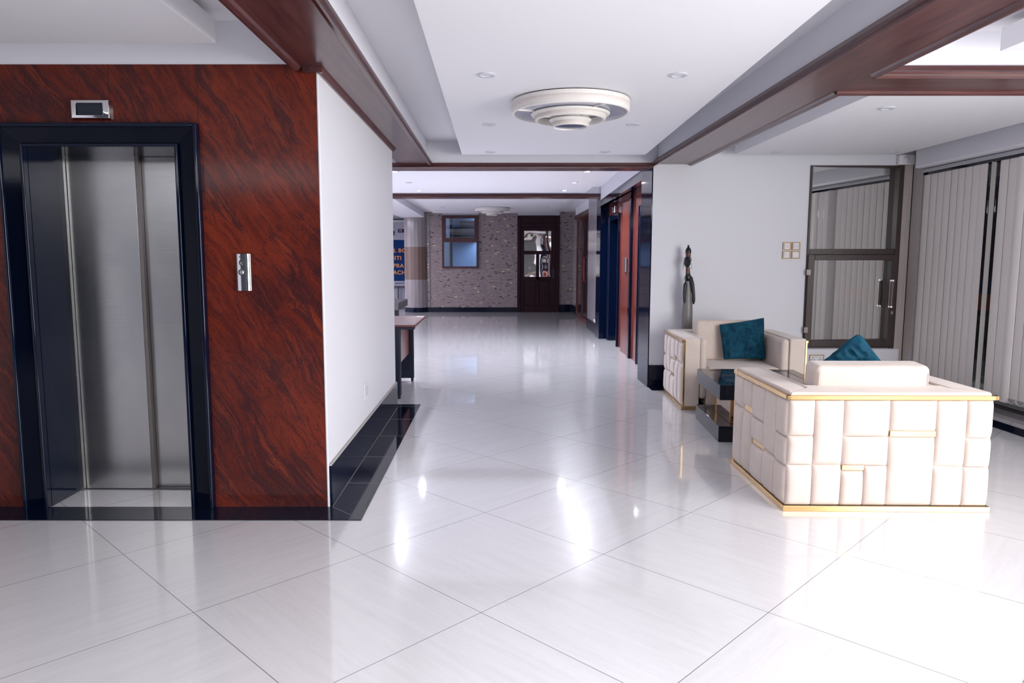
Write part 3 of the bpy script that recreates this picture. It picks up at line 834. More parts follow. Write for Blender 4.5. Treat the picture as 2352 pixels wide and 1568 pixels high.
obj('emblem_disc', bm, BLUEP, bn)
obj('support_pole', box(-2.83, -2.80, 21.03, 21.06, 0, 2.46), BLKMET, bn); obj('support_foot', box(-3.1, -2.5, 21.0, 21.12, 0, .02), BLKMET, bn)

t = thing('storage_cabinet', 'white metal cabinet standing below the banner behind the round column', 'cabinet', (-2.95, 21.5, 0))
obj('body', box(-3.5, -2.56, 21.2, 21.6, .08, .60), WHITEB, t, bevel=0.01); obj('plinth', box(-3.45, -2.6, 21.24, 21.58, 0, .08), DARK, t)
obj('door', box(-2.98, -2.60, 21.18, 21.2, .12, .56), WHITEB, t)
t = thing('counter', 'grey marble topped white bench at the edge of the far hall, left of the column', 'counter', (-2.6, 16.5, 0))
obj('top', box(-3.2, -2.13, 15.9, 17.6, .27, .43), mat('grey_marble', (0.14, 0.13, 0.15), 0.3, bump=0.2), t, bevel=0.006)
obj('base', box(-3.1, -2.33, 16.0, 17.5, 0, .27), WHITEB, t)
obj('upstand', box(-3.2, -2.5, 17.5, 17.6, .43, .56), WHITEB, t)

# ================================================================== window_3: mirror window beside the sofas
w3 = structure_root('window_3', (3.82, PY, 1.4))
bm = bmesh.new()
box(3.318, 3.340, PY - .02, PY + .06, 0.43, 2.362, bm)
box(4.245, 4.295, PY - .03, PY + .06, 0.43, 2.362, bm)
box(3.34, 4.245, PY - .01, PY + .06, 2.345, 2.362, bm)
box(3.34, 4.245, PY - .02, PY + .06, 1.432, 1.492, bm)
box(3.34, 4.245, PY - .02, PY + .06, 0.43, 0.452, bm)
obj('window_frame', bm, BROWNAL, w3, bevel=0.003)
obj('sash', frame_xz(3.325, 4.275, .452, 1.432, PY - .045, PY + .040, .068, tb=.072, tt=.060), BROWNAL, w3, bevel=0.004)
obj('pane', prism([(3.335, PY - .012), (4.25, PY + .058), (4.25, PY + .064), (3.335, PY - .006)], 1.485, 2.35), MIRROR, w3)
obj('pane', prism([(3.385, PY - .038), (4.215, PY + .026), (4.215, PY + .032), (3.385, PY - .032)], .515, 1.38), MIRROR, w3)
h = obj('handle', tube([(4.212, PY - .072, .885), (4.215, PY - .072, 1.155)], .022, 16), mat('brown_handle', (0.09, 0.055, 0.05), 0.3), w3, smooth=True)
bm = tube([(4.212, PY - .072, .873), (4.212, PY - .072, .889)], .0235, 16); tube([(4.215, PY - .072, 1.151), (4.215, PY - .072, 1.167)], .0235, 16, bm)
obj('handle_cap', bm, CHROME, h, smooth=True)
bm = tube([(4.225, PY - .045, .93), (4.213, PY - .072, .93)], .009, 12); tube([(4.225, PY - .045, 1.11), (4.214, PY - .072, 1.11)], .009, 12, bm)
obj('handle_post', bm, BLACK, h, smooth=True)
bm = lathe([(0, .006), (.012, .006), (.014, 0), (0, 0)], seg=20, sy=1.5); bm.transform(Matrix.Translation((4.242, PY - .045, .815)) @ Matrix.Rotation(PI / 2, 4, 'X'))
obj('lock', bm, mat('lock_grey', (0.35, 0.35, 0.37), 0.3, 0.8), w3, smooth=True)
for zz in (1.215, .60):
    obj('hinge', box(3.308, 3.352, PY - .056, PY - .044, zz, zz + .06), mat('hinge_grey_%d' % int(zz * 100), (0.22, 0.19, 0.18), 0.4, 0.5), w3, bevel=0.002)
struct('trim_28', box(3.325, 4.29, PY + .07, PY + .3, .43, 2.36), DARK)

# switches ------------------------------------------------------------
def switch(x, z, lab, rock):
    t = thing('light_switch', lab, 'light switch', (x, PY, z), 0, 'light switches beside the mirror window')
    bm = frame_xz(x - .045, x + .045, z - .041, z + .041, PY - .012, PY, .009); box(x - .045, x - .026, PY - .0125, PY, z - .041, z + .041, bm); box(x + .030, x + .045, PY - .0125, PY, z - .041, z + .041, bm)
    obj('frame', bm, TAN, t, bevel=0.003)
    obj('plate', box(x - .036, x + .036, PY - .008, PY, z - .032, z + .032), PLAST, t)
    for i in range(rock):
        wd = .036 / rock
        obj('rocker', box(x - .016 + i * wd, x - .016 + (i + 1) * wd - .0015, PY - .012, PY - .008, z - .018, z + .014), mat('rocker_white', (0.66, 0.66, 0.70), 0.3) if 'rocker_white' not in bpy.data.materials else bpy.data.materials['rocker_white'], t, bevel=0.0012)
switch(3.106, 1.522, 'tan-framed light switch, top left of the block of four on the white wall', 2)
switch(3.203, 1.522, 'tan-framed light switch, top right of the block of four on the white wall', 3)
switch(3.105, 1.430, 'tan-framed light switch, bottom left of the block of four on the white wall', 1)
t = thing('blank_plate', 'tan-framed blank plate, bottom right of the block of four on the white wall', 'switch plate', (3.203, PY, 1.43), 0, 'light switches beside the mirror window')
obj('frame', frame_xz(3.158, 3.248, 1.389, 1.471, PY - .012, PY, .012), TAN, t, bevel=0.003); obj('plate', box(3.168, 3.238, PY - .008, PY, 1.398, 1.462), PLAST, t)
t = thing('wall_outlet', 'tan-framed double three-pin socket under the mirror window', 'outlet', (3.472, PY - .02, .318))
yq = PY - .02
obj('frame', frame_xz(3.392, 3.552, .278, .360, yq - .014, yq, .010), TAN, t, bevel=0.003)
obj('plate', box(3.402, 3.542, yq - .008, yq, .288, .350), PLAST, t)
for cx in (3.432, 3.512):
    for ax, az in ((0, .012), (-.014, -.010), (.014, -.010)): obj('pin_hole', box(cx + ax - .004, cx + ax + .004, yq - .0095, yq - .008, .315 + az - .005, .315 + az + .005), DARK, t)
obj('rocker', box(3.462, 3.482, yq - .012, yq - .008, .325, .342), bpy.data.materials['rocker_white'], t)

t = thing('motion_sensor', 'white square sensor box high in the corner above the mirror window', 'sensor', (4.29, PY, 2.42))
obj('housing', box(4.215, 4.385, PY - .06, PY, 2.365, 2.468), PLAST, t, bevel=0.012, seg=3)
bm = lathe([(0, .012), (.018, .010), (.028, .004), (.03, 0), (0, 0)], seg=24); bm.transform(Matrix.Translation((4.29, PY - .06, 2.425)) @ Matrix.Rotation(PI / 2, 4, 'X'))
obj('lens', bm, mat('sensor_lens', (0.55, 0.55, 0.6), 0.3), t, smooth=True)

# ================================================================== vertical blinds
vb = thing('vertical_blind', 'beige vertical slat blind with a grey head rail covering the glass wall', 'blind', (4.42, 6.7, 2.3))
obj('head_rail', box(4.385, 4.425, 5.70, 7.56, 2.262, 2.300), mat('rail_grey', (0.42, 0.42, 0.46), 0.4), vb, bevel=0.008)
obj('track', box(4.395, 4.415, 5.70, 7.55, 2.235, 2.262), BLACK, vb)
ys = [7.555, 7.44, 7.328, 7.220, 7.112, 7.008, 6.905, 6.802, 6.698, 6.567, 6.432, 6.322, 6.212, 6.106, 6.00, 5.893]
ys = [y - .06 for y in ys]
for i, y in enumerate(ys):
    ang = 0.0
    if i == 9: ang = 0.95
    pit = min(ys[i - 1] - y if i else .11, y - ys[i + 1] if i < len(ys) - 1 else .11, .112)
    half = pit / 2 - .0022 if i not in (8, 9, 10) else .0525
    bm = bmesh.new()
    n = 6
    cols = []
    for k in range(n + 1):
        s_ = half * (-1, -.93, -.5, 0, .5, .93, 1)[k]
        bow = .0045 * (1 - (s_ / half) ** 2) + (.016 * math.sin(PI * k / n) if i == 12 else 0)
        dx = -bow + s_ * math.sin(ang); dy = s_ * math.cos(ang)
        cols.append([bm.verts.new((4.405 + dx + 0.0006 * d, y + dy, z)) for d in (0, 1) for z in (.155, 2.235)])
    for a, b in zip(cols, cols[1:]):
        bm.faces.new([a[0], b[0], b[1], a[1]]); bm.faces.new([a[2], b[2], b[3], a[3]])
    sl = obj('slat', bm, BLIND, vb, smooth=True)
    obj('slat_weight', box(4.392, 4.398, y - .035, y + .045, .16, .20), mat('hem', (0.33, 0.32, 0.32), 0.7) if 'hem' not in bpy.data.materials else bpy.data.materials['hem'], sl)
    obj('hanger', box(4.400, 4.410, y - .01, y + .01, 2.232, 2.262), PLAST, sl)
for i in range(9, len(ys) - 1):
    a, b = ys[i] + .05, ys[i + 1] + .05
    pts = [(4.385, a + (b - a) * k / 8, .190 - .030 * math.sin(PI * k / 8)) for k in range(9)]
    obj('bead_chain', tube(pts, .0022, 6), PLAST, vb)
for i in range(0, 9):
    a, b = ys[i] + .05, ys[i + 1] + .05
    pts = [(4.385, a + (b - a) * k / 6, .190 - .030 * math.sin(PI * k / 6)) for k in range(7)]
    obj('bead_chain', tube(pts, .0022, 5), PLAST, vb)

# ================================================================== downlights
RINGM = mat('downlight_ring', (0.56, 0.57, 0.62), 0.35)
def downlight(x, y, z, lab, group, lit=False, r=.057):
    t = thing('downlight', lab, 'downlight', (x, y, z), 0, group)
    prof = [(r, 0.001), (r, -.004), (r * .92, -.007), (r * .66, -.007), (r * .60, -.003), (r * .60, .001)]
    obj('trim_ring', lathe(prof, (x, y, z), 32, closed=True), RINGM, t, smooth=True)
    obj('lens', lathe([(0, -.003), (r * .6, -.003), (r * .6, .001), (0, .001)], (x, y, z), 24), LIT if lit else mat('lens_white', (0.62, 0.66, 0.72), 0.2) if 'lens_white' not in bpy.data.materials or lit else bpy.data.materials['lens_white'], t)
    if lit:
        l = bpy.data.lights.new('downlight_beam', 'SPOT'); l.energy = 135; l.spot_size = math.radians(150); l.spot_blend = 0.6
        l.shadow_soft_size = .035; l.color = (0.86, 0.90, 1.0)
        o = bpy.data.objects.new('downlight_beam', l); o.location = (0, 0, -.02); C.objects.link(o); o.parent = t
gu = 'unlit downlights in the near ceiling panel'
for x, y, lab in ((-.048, 4.355, 'nearest unlit downlight left of the round ceiling lamp'), (1.07, 4.36, 'nearest unlit downlight right of the round ceiling lamp'),
                  (-.045, 5.914, 'unlit downlight left of and just beyond the round ceiling lamp'), (1.10, 5.914, 'unlit downlight right of and just beyond the round ceiling lamp'),
                  (-.044, 7.39, 'left unlit downlight at the far edge of the central ceiling panel'), (1.097, 7.39, 'right unlit downlight at the far edge of the central ceiling panel')):
    downlight(x, y, 2.45, lab, gu)
gr = 'unlit downlights over the armchairs'
for x, y, lab in ((2.786, 5.29, 'nearest unlit downlight in the ceiling over the armchairs'), (2.829, 7.40, 'unlit downlight above the white wall, left of the pair over the armchairs'), (3.971, 7.42, 'unlit downlight above the mirror window')):
    downlight(x, y, 2.45, lab, gr)
gl = 'lit downlights in the lift lobby ceiling'
for x, y, lab in ((-1.278, 9.404, 'lit downlight at the end of the white wall, half behind it'), (1.178, 9.404, 'nearest lit downlight of the three on the right of the lobby ceiling'),
                  (1.16, 10.768, 'middle lit downlight of the three on the right of the lobby ceiling'), (1.128, 11.95, 'farthest lit downlight of the three on the right of the lobby ceiling'),
                  (-1.235, 11.95, 'lit downlight far left in the lobby ceiling near the second wood beam')):
    downlight(x, y, 2.50, lab, gl, True)
downlight(-1.26, 10.768, 2.50, 'unlit downlight between the two lit ones on the left of the lobby ceiling', None)
gf = 'unlit downlights in the far hall ceiling'
for x, y, lab in ((-1.25, 14.3, 'faint unlit downlight, near left of the far hall ceiling'), (1.2, 14.3, 'faint unlit downlight, near right of the far hall ceiling'), (-1.2, 16.8, 'faint unlit downlight, far left of the far hall ceiling'), (1.2, 16.8, 'faint unlit downlight, far right of the far hall ceiling')):
    downlight(x, y, 2.57, lab, gf)

# ================================================================== round tiered ceiling lamps
def tier_lamp(x, y, z, lab):
    t = thing('ceiling_lamp', lab, 'ceiling lamp', (x, y, z), 0, 'round tiered ceiling lamps')
    c = (x, y, z)
    def ring(R, zt, zb, wth):
        return lathe([(R, zt), (R, zb + .004), (R - .004, zb), (R - wth, zb), (R - wth, zt)], c, 72, closed=True)
    o1 = obj('outer_ring', ring(.398, -.008, -.088, .016), LAMPP, t, smooth=True)
    obj('mesh_band', lathe([(.3985, -.034), (.400, -.036), (.400, -.056), (.3985, -.058)], c, 72, closed=True), PERF, o1, smooth=True)
    obj('diffuser', lathe([(0, -.078), (.383, -.078), (.383, -.070), (0, -.070)], c, 72), LAMPG, t)
    o2 = obj('middle_ring', lathe([(.262, -.082), (.268, -.088), (.262, -.098), (.240, -.104), (.240, -.128), (.226, -.132), (.222, -.126), (.222, -.082)], c, 64, closed=True), LAMPP, t, smooth=True)
    obj('mesh_band', lathe([(.2405, -.106), (.2425, -.108), (.2425, -.120), (.2405, -.122)], c, 64, closed=True), PERF, o2, smooth=True)
    obj('neck', lathe([(.128, -.078), (.128, -.125), (.0, -.125)], c, 48), LAMPP, t, smooth=True)
    o3 = obj('inner_ring', lathe([(.140, -.122), (.144, -.128), (.134, -.140), (.126, -.144), (.126, -.172), (.113, -.175), (.110, -.168), (.110, -.122)], c, 48, closed=True), LAMPP, t, smooth=True)
    obj('mesh_band', lathe([(.1265, -.146), (.1285, -.148), (.1285, -.162), (.1265, -.164)], c, 48, closed=True), PERF, o3, smooth=True)
    obj('lens', lathe([(0, -.166), (.111, -.166), (.111, -.160), (0, -.160)], c, 40), mat('lamp_lens_blue', (0.10, 0.11, 0.20), 0.1) if 'lamp_lens_blue' not in bpy.data.materials else bpy.data.materials['lamp_lens_blue'], t)
    for a in (math.radians(62), math.radians(197), math.radians(300)):
        d = Vector((math.cos(a), math.sin(a), 0)); n_ = Vector((-d.y, d.x, 0))
        bm = bmesh.new()
        for r0, r1, zt, zb in ((.262, .384, -.078, -.086), (.127, .222, -.082, -.118)):
            P = [Vector(c) + d * r0 + n_ * .006, Vector(c) + d * r1 + n_ * .006, Vector(c) + d * r1 - n_ * .006, Vector(c) + d * r0 - n_ * .006]
            A = [bm.verts.new(p + Vector((0, 0, zt))) for p in P]; B = [bm.verts.new(p + Vector((0, 0, zb))) for p in P]
            bm.faces.new(A); bm.faces.new(B)
            for i in range(4): j = (i + 1) % 4; bm.faces.new([A[i], A[j], B[j], B[i]])
        obj('spoke', bm, LAMPP, t)
    obj('mounting_plate', lathe([(0, 0), (.37, 0), (.37, -.012), (0, -.012)], c, 48), BLACK, t)
tier_lamp(.512, 5.06, 2.45, 'large round three-tier ceiling lamp in the near central ceiling panel')
tier_lamp(-.07, 17.0, 2.57, 'small-looking round tiered lamp in the far hall ceiling')

# ================================================================== armchairs
W_, D_, H_ = 1.135, .95, .625
def quilt_mesh(panels, wid, hei, puff=.0265, n=12):
    """panels (u0,u1,v0,v1) with v measured down from the top; returned in the XZ plane, bulging to -Y"""
    bm = bmesh.new()
    for (u0, u1, v0, v1) in panels:
        x0, x1 = (u0 - .5) * wid, (u1 - .5) * wid
        z1_, z0_ = hei * (1 - v0), hei * (1 - v1)
        grid = []
        for j in range(n + 1):
            row = []
            for i in range(n + 1):
                # denser towards the seams
                s = -math.cos(PI * i / n); q = -math.cos(PI * j / n)
                e = (max(0, 1 - abs(s) ** 5) * max(0, 1 - abs(q) ** 5)) ** .45
                x = x0 + (x1 - x0) * (s + 1) / 2; z = z0_ + (z1_ - z0_) * (q + 1) / 2
                wob = .0022 * noise.noise(Vector((x * 9, z * 9, u0 * 7)))
                row.append(bm.verts.new((x, -(puff * e) + (wob if 0 < e else 0), z)))
            grid.append(row)
        for j in range(n):
            for i in range(n): bm.faces.new([grid[j][i], grid[j][i + 1], grid[j + 1][i + 1], grid[j + 1][i]])
    return bm
BACKP = [(0, .127, 0, .34), (0, .127, .34, .615), (0, .127, .615, 1), (.127, .271, 0, .615), (.127, .271, .615, 1),
         (.271, .498, 0, .345), (.271, .498, .345, .62), (.271, .383, .668, 1), (.383, .498, .62, 1),
         (.498, .726, 0, .295), (.498, .726, .348, 1), (.726, .874, 0, .625), (.726, .874, .625, 1), (.874, 1, 0, .355), (.874, 1, .355, .63), (.874, 1, .63, 1)]
SIDEP = [(0, .17, 0, .36), (0, .17, .36, .63), (0, .17, .63, 1), (.17, .38, 0, .62), (.17, .38, .62, 1),
         (.38, .62, 0, .36), (.38, .62, .36, .60), (.38, .62, .65, 1), (.62, .80, 0, .29), (.62, .80, .35, 1), (.80, 1, 0, .34), (.80, 1, .34, 1)]
def soft(name, bm, par, bev, m=CREAM, seg=4):
    return obj(name, bm, m, par, world=False, bevel=bev, seg=seg)
def armchair(name, label, loc, rz):
    t = thing(name, label, 'armchair', loc, rz, 'cream velvet armchairs with gold trim')
    hw, hd = W_ / 2, D_ / 2
    p = .024
    # gold plinth
    obj('plinth_trim', box(-hw + .003, hw - .003, -hd + .001, hd, 0, .031), GOLD, t, world=False, bevel=0.002)
    # carcass
    bm = box(-hw + p, hw - p, -hd + p, -hd + .26, .030, .622)
    soft('back_frame', bm, t, .006)
    obj('gap_shade', box(-hw + .02, hw - .02, -hd + .02, hd - .02, .031, .036), DARK, t, world=False)  # solid black slab that paints in the shade between plinth and quilting
    # quilting
    qh = .591
    bm = quilt_mesh(BACKP, W_ - .035, qh); bm.transform(Matrix.Translation((0, -hd + p, .0325)))
    q = obj('quilted_back', bm, CREAM, t, world=False, smooth=True)
    for (u0, u1, v0, v1) in ((.271, .383, .62, .668), (.498, .726, .295, .348)):
        obj('inlay_bar', box((u0 - .5) * (W_ - .035) + .002, (u1 - .5) * (W_ - .035) - .002, -hd + p - .015, -hd + p + .004, .036 + qh * (1 - v1), .036 + qh * (1 - v0)), GOLD, q, world=False, bevel=0.001)
    for sgn in (-1, 1):
        bm = quilt_mesh([(a, b, c, d) for a, b, c, d in SIDEP], D_ - .045, qh)
        # u runs from the back corner to the front
        M_ = Matrix.Translation((sgn * (hw - p), 0.0, .036)) @ Matrix(((0, -sgn * -1, 0, 0), (1, 0, 0, 0), (0, 0, 1, 0), (0, 0, 0, 1)))
        # x(local) -> y, y(local, negative = outward) -> outward x
        M_ = Matrix.Translation((sgn * (hw - p), 0, .0325)) @ Matrix(((0, -sgn, 0, 0), (1, 0, 0, 0), (0, 0, 1, 0), (0, 0, 0, 1)))
        bm.transform(M_)
        q = obj('quilted_side', bm, CREAM, t, world=False, smooth=True)
        for (u0, u1, v0, v1) in ((.38, .62, .60, .65), (.62, .80, .29, .35)):
            ya, yb = (u0 - .5) * (D_ - .045) + .002, (u1 - .5) * (D_ - .045) - .002
            xa, xb = sorted((sgn * (hw - p - .003), sgn * (hw - p + .006)))
            obj('inlay_bar', box(xa, xb, ya, yb, .036 + qh * (1 - v1), .036 + qh * (1 - v0)), GOLD, q, world=False, bevel=0.001)
        # arm: outer block, inner roll, top pad
        xa, xb = sorted((sgn * (hw - p), sgn * (hw - .165)))
        a = soft('arm', box(xa, xb, -hd + .17, hd - .004, .030, .655), t, .010)
        xa, xb = sorted((sgn * (hw - .163), sgn * (hw - .235)))
        soft('arm_roll', box(xa, xb, -hd + .24, hd - .012, 0.10, .658), a, .034, seg=5)
        soft('arm_pad', prism([(sgn * (hw - .022), -hd + .024), (sgn * (hw - .022), hd - .006), (sgn * (hw - .163), hd - .006), (sgn * (hw - .163), -hd + .172)], .622, .664), a, .010)
        # gold edging
        xa, xb = sorted((sgn * hw, sgn * (hw - .022)))
        obj('top_trim', box(xa, xb, -hd, hd - .016, .625, .648), GOLD, t, world=False, bevel=0.002)
        xa, xb = sorted((sgn * (hw - .030), sgn * (hw - .014)))
        obj('front_trim', box(xa, xb, hd - .030, hd + .002, .030, .650), GOLD, t, world=False, bevel=0.002)
    obj('top_trim', box(-hw, hw, -hd, -hd + .022, .625, .648), GOLD, t, world=False, bevel=0.002)
    bm = prism([(-hw + .022, -hd + .022), (hw - .022, -hd + .022), (hw - .17, -hd + .17), (hw - .17, -hd + .25), (-hw + .17, -hd + .25), (-hw + .17, -hd + .17)], .622, .664)
    soft('back_ledge', bm, t, .010)
    soft('seat_base', box(-hw + .235, hw - .235, -hd + .26, hd - .03, .030, .230), t, .008)
    soft('seat_cushion', box(-hw + .237, hw - .237, -hd + .27, hd - .015, .225, .392), t, .03, seg=5)
    bm = box(-.325, .325, -.092, .092, 0, .400)
    bm.transform(Matrix.Translation((0, -hd + .335, .385)) @ Matrix.Rotation(math.radians(4), 4, 'X'))
    bc = soft('back_cushion', bm, t, .035, seg=5)
    bm = bmesh.new()
    for s in (-1, 1):
        tube([(s * .308, -.094, .03), (s * .308, -.093, .36), ], .0025, 6, bm)
    bm.transform(Matrix.Translation((0, -hd + .335, .385)) @ Matrix.Rotation(math.radians(4), 4, 'X'))
    obj('piping', bm, CREAM, bc, world=False)
    return t
# FL corners: chair with its back to us at (1.585, 3.854); chair facing us at (1.714, 6.562)
def centre(fl, rz):
    c, s = math.cos(rz), math.sin(rz)
    return (fl[0] + c * W_ / 2 - s * D_ / 2, fl[1] + s * W_ / 2 + c * D_ / 2, 0)
armchair('armchair', 'cream quilted armchair with gold trim, nearest, its back turned to the viewer', centre((1.585, 3.854), math.radians(-1)), math.radians(-1))
armchair('armchair', 'cream quilted armchair with gold trim facing the viewer, against the white wall', centre((1.714, 6.562), math.radians(-3)), math.radians(177))

# cushions
def pillow(label, size, thick, M_, corners=None, rnd=.125):
    n = 30
    bm = bmesh.new(); lay = {}
    cor = corners or [(-1, -1), (1, -1), (1, 1), (-1, 1)]
    for sd in (1, -1):
        for j in range(n + 1):
            for i in range(n + 1):
                u = -1 + 2 * i / n; v = -1 + 2 * j / n
                edge = i in (0, n) or j in (0, n)
                if edge and sd == -1: lay[(i, j, sd)] = lay[(i, j, 1)]; continue
                a, b = (u + 1) / 2, (v + 1) / 2
                rc = 1 - rnd * (u * u * v * v) ** 3
                x = (cor[0][0] * (1 - a) * (1 - b) + cor[1][0] * a * (1 - b) + cor[2][0] * a * b + cor[3][0] * (1 - a) * b)
                z = (cor[0][1] * (1 - a) * (1 - b) + cor[1][1] * a * (1 - b) + cor[2][1] * a * b + cor[3][1] * (1 - a) * b)
                pin = 1 - .045 * (1 - u * u) * abs(v) ** 3
                pin2 = 1 - .045 * (1 - v * v) * abs(u) ** 3
                th = (max(0, 1 - u ** 4) * max(0, 1 - v ** 4)) ** .55
                wr = noise.noise(Vector((x * 2.6, z * 1.8, 4 + sd))) * .20 - abs(noise.noise(Vector((x * 1.2 + z * 3.4, z * 2 - x * 3.2, 9)))) * .42 - abs(noise.noise(Vector((x * 4, z * 1.2, 2)))) * .22
                y = -sd * thick * th * (1 + wr * 1.6) if not edge else 0.004 * math.sin(9 * (u + v))
                lay[(i, j, sd)] = bm.verts.new((x * size * pin2 * rc, y, z * size * pin * rc))
        for j in range(n):
            for i in range(n):
                q = [lay[(i, j, sd)], lay[(i + 1, j, sd)], lay[(i + 1, j + 1, sd)], lay[(i, j + 1, sd)]]
                bm.faces.new(q if sd == 1 else q[::-1])
    bm.transform(M_)
    o = obj('throw_cushion', bm, TEAL, None, smooth=True, sub=1)
    return tag(o, label, 'cushion', 'teal velvet throw cushions')
# on the far chair: leaning on its back cushion
M_ = Matrix.Translation((2.415, 6.985, .605)) @ Matrix.Rotation(math.radians(-14), 4, 'X') @ Matrix.Rotation(math.radians(-2), 4, 'Z')
pillow('square teal velvet cushion leaning in the seat of the armchair that faces the viewer', .215, .07, M_, [(-.95, -.93), (1.0, -.93), (1.02, 1.05), (-1.1, .72)], .035)
# on the near chair: standing on its corner
M_ = Matrix.Translation((2.20, 4.43, .682)) @ Matrix.Rotation(math.radians(13), 4, 'X') @ Matrix.Rotation(math.radians(45), 4, 'Y')
pillow('teal velvet cushion standing on one corner, its tip showing above the near armchair', .19, .068, M_, [(-1.0, -1.05), (1.1, -1.0), (1.0, 1.0), (-1.0, 1.1)])

# ================================================================== coffee table
ct = thing('coffee_table', 'square black glass and marble coffee table with bronze mirror pedestal between the armchairs', 'coffee table', (2.13, 5.76, 0), math.radians(-4))
def tb(n, b_, m, bev=0.003, par=None): return obj(n, b_, m, par or ct, world=False, bevel=bev)
hw, hd = .405, .415
tb('base', box(-hw, hw, -hd, hd, 0, .124), BLACK)
bm = bmesh.new()
tb('pedestal', box(-.30, .30, -.33, .33, .124, .324), BRONZE)
tb('pedestal_edge', (lambda b_: (box(-.305, -.295, -.335, -.325, .124, .324, b_), box(.295, .305, -.335, -.325, .124, .324, b_), b_)[-1])(bmesh.new()), GOLD, 0.001)
bm = box(-hw, -hw + .085, -hd, hd, .324, .440); box(hw - .085, hw, -hd, hd, .324, .440, bm); box(-hw + .085, hw - .085, -hd, -hd + .085, .324, .440, bm); box(-hw + .085, hw - .085, hd - .085, hd, .324, .440, bm)
tb('top_frame', bm, BLACK, 0.0015)
tb('marble_top', box(-hw + .086, hw - .086, -hd + .086, hd - .086, .36, .438), MARBLE, 0.001)

# ================================================================== statue
st = thing('statue', 'tall slender carved wooden woman with a beaded dress behind the far armchair', 'statue', (2.03, 7.60, 0))
X, Y = 2.03, 7.60
prof = [(0, 0), (.062, 0), (.062, .02), (.056, .03), (.055, .5), (.055, .67), (.056, .82), (.052, .90), (.045, .96), (.034, 1.06), (.024, 1.14), (.018, 1.21), (.0, 1.215)]
o = obj('dress', lathe(prof, (X - .003, Y, 0), 40, sx=1.0, sy=.75), BEADS, st, smooth=True)
bm = tube([(X - .012, Y, 1.20), (X - .028, Y - .012, 1.185), (X - .044, Y - .028, 1.12), (X - .050, Y - .034, 1.02), (X - .049, Y - .034, .95), (X - .044, Y - .034, .925)], [.018, .022, .017, .014, .012, .005], 14)
obj('arm', bm, CARVED, st, smooth=True)
bm = tube([(X - .006, Y, 1.205), (X + .014, Y - .012, 1.19), (X + .034, Y - .024, 1.12), (X + .048, Y - .030, 1.02), (X + .052, Y - .032, .95), (X + .050, Y - .032, .915)], [.018, .024, .021, .017, .016, .008], 14)
obj('arm', bm, CARVED, st, smooth=True)
bm = lathe([(0, 1.15), (.020, 1.16), (.034, 1.185), (.033, 1.205), (.024, 1.225), (.020, 1.24), (.019, 1.26), (0, 1.262)], (X - .008, Y - .006, 0), 24, sy=.8)
obj('torso', bm, CARVED, st, smooth=True)
nk = obj('neck', lathe([(0, 1.225), (.021, 1.228), (.023, 1.24), (.020, 1.25), (.021, 1.262), (.022, 1.28), (.021, 1.30), (0, 1.302)], (X - .012, Y - .002, 0), 24), COPPER, st, smooth=True)
# head with nose, brow and lips
bm = bmesh.new()
cx, cy, cz = X - .020, Y - .004, 1.352
n1, n2 = 26, 32
rows = []
for i in range(n1 + 1):
    ph = PI * i / n1
    row = []
    for k in range(n2):
        th = 2 * PI * k / n2
        dx, dy, dz = math.sin(ph) * math.cos(th), math.sin(ph) * math.sin(th), math.cos(ph)
        rx, ry, rz_ = .036, .042, .058
        if dz < 0: rx *= 1 - .22 * dz * dz; ry *= 1 - .15 * dz * dz
        front = max(0, -dy)
        x, y, z = dx * rx, dy * ry, dz * rz_
        nose = math.exp(-((x) / .007) ** 2) * math.exp(-((z + .006) / .014) ** 2) * .010 * (front > .3)
        lips = math.exp(-((x) / .012) ** 2) * math.exp(-((z + .030) / .006) ** 2) * .005 * (front > .3)
        eye = sum(math.exp(-((x - e) / .008) ** 2) for e in (-.015, .015)) * math.exp(-((z - .010) / .007) ** 2) * -.004 * (front > .3)
        row.append(bm.verts.new((cx + x, cy + y - nose - lips - eye, cz + z)))
    rows.append(row)
for a, b in zip(rows, rows[1:]):
    for k in range(n2):
        l = (k + 1) % n2; bm.faces.new([a[k], a[l], b[l], b[k]])
bmesh.ops.remove_doubles(bm, verts=bm.verts, dist=1e-5)
hdz = obj('head', bm, CARVED, st, smooth=True)
bm = bmesh.new()
bmesh.ops.create_uvsphere(bm, u_segments=24, v_segments=14, radius=1)
bm.transform(Matrix.Translation((X - .010, Y + .014, 1.378)) @ Matrix.Diagonal((.038, .038, .044, 1)))
obj('hair_wrap', bm, BEADS, st, smooth=True)
obj('head_band', lathe([(0, 1.40), (.020, 1.40), (.025, 1.412), (.027, 1.438), (.026, 1.446), (0, 1.447)], (X - .012, Y, 0), 24), COPPER, st, smooth=True)
obj('topknot', lathe([(0, 1.444), (.029, 1.446), (.031, 1.462), (.027, 1.485), (.014, 1.505), (.007, 1.516), (.010, 1.524), (.010, 1.530), (0, 1.532)], (X - .012, Y, 0), 24), CARVED, st, smooth=True)
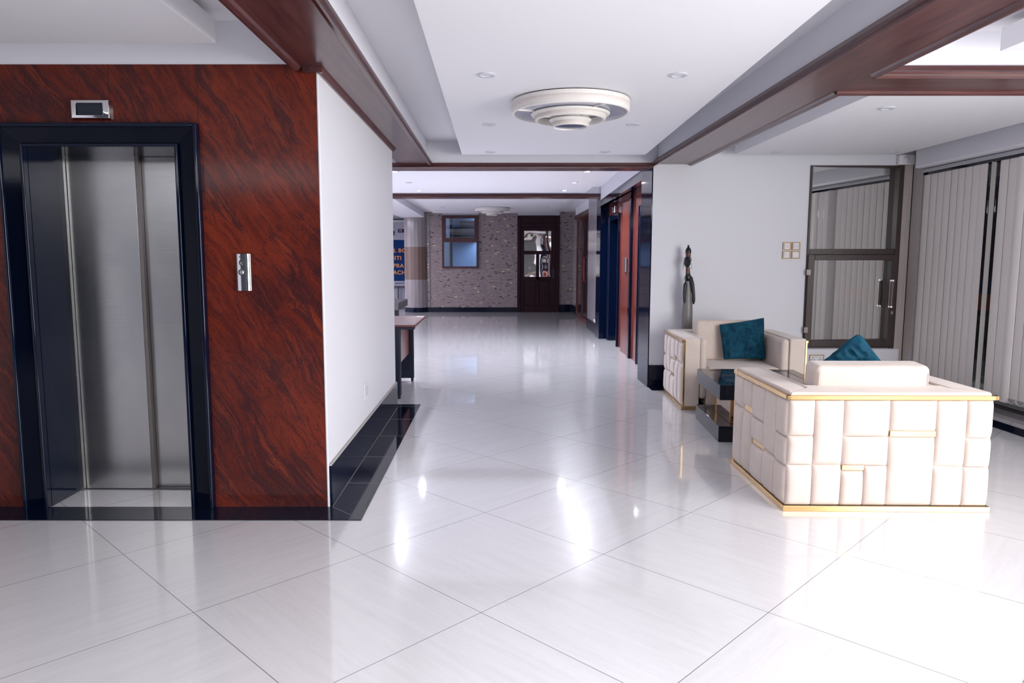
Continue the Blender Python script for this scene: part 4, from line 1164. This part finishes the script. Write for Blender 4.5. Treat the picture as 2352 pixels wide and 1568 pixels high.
for s, nn in ((-1, 3), (1, 2)):
    bm = bmesh.new()
    for k in range(nn):
        xx = cx + s * (.038 + .004 * k)
        tube([(xx, cy - .012 - .004 * k, 1.345), (xx + s * .002, cy - .014, 1.30 - .012 * k)], .0012, 6, bm)
        lathe([(0, .004), (.004, 0), (0, -.004)], (xx + s * .002, cy - .014, 1.296 - .012 * k), 8, bm)
    obj('earring', bm, mat('earring_%d' % (s + 1), (0.25, 0.28, 0.26), 0.3, 0.5), st)
obj('pedestal', box(X - .075, X + .075, Y - .07, Y + .07, 0, .02), CARVED, st, bevel=0.004)

# ================================================================== desk
dk = thing('desk', 'dark red wood desk with black slab legs standing past the white wall', 'desk', (-1.25, 7.6, 0))
bm = prism([(-1.85, 7.03), (-.80, 7.03), (-.782, 7.05), (-.782, 8.17), (-.80, 8.19), (-1.85, 8.19)], .722, .745)
obj('desktop', bm, DESKW, dk, bevel=0.006)
obj('edge_band', box(-1.85, -.785, 7.027, 7.06, .700, .7235), BLKMET, dk, bevel=0.004)
obj('edge_band', extr([(0, 0), (.02, .004), (.026, .022), (0, .022)], (-.806, 7.05, .703), (-.806, 8.17, .703), (1, 0, 0)), DESKW, dk)
for (ya, yb, xr) in ((7.09, 7.12, -.935), (8.20 - .05, 8.18, -.925)):
    l = obj('leg', box(-1.62, xr, ya, yb, .035, .702), BLKMET, dk, bevel=0.003)
    obj('upright', box(xr - .045, xr, ya - .012, yb + .012, .035, .702), BLKMET, l, bevel=0.006)
    obj('foot', box(xr - .035, xr - .008, ya, yb, 0, .035), RUBBER, l); obj('foot', box(-1.60, -1.57, ya, yb, 0, .035), RUBBER, l)
obj('modesty_panel', box(-.995, -.978, 7.12, 8.15, .32, .702), DESKW, dk)
for x, y in ((-.86, 7.22), (-.90, 8.06)):
    obj('cable_grommet', lathe([(0, .002), (.03, .002), (.034, 0), (0, 0)], (x, y, .745), 24), BLKMET if y < 8 else CHROME, dk)
tag(obj('sheet_of_paper', box(-.90, -.80, 8.02, 8.12, .7455, .7465), PLAST), 'small white slip of paper lying at the far corner of the desk', 'paper')
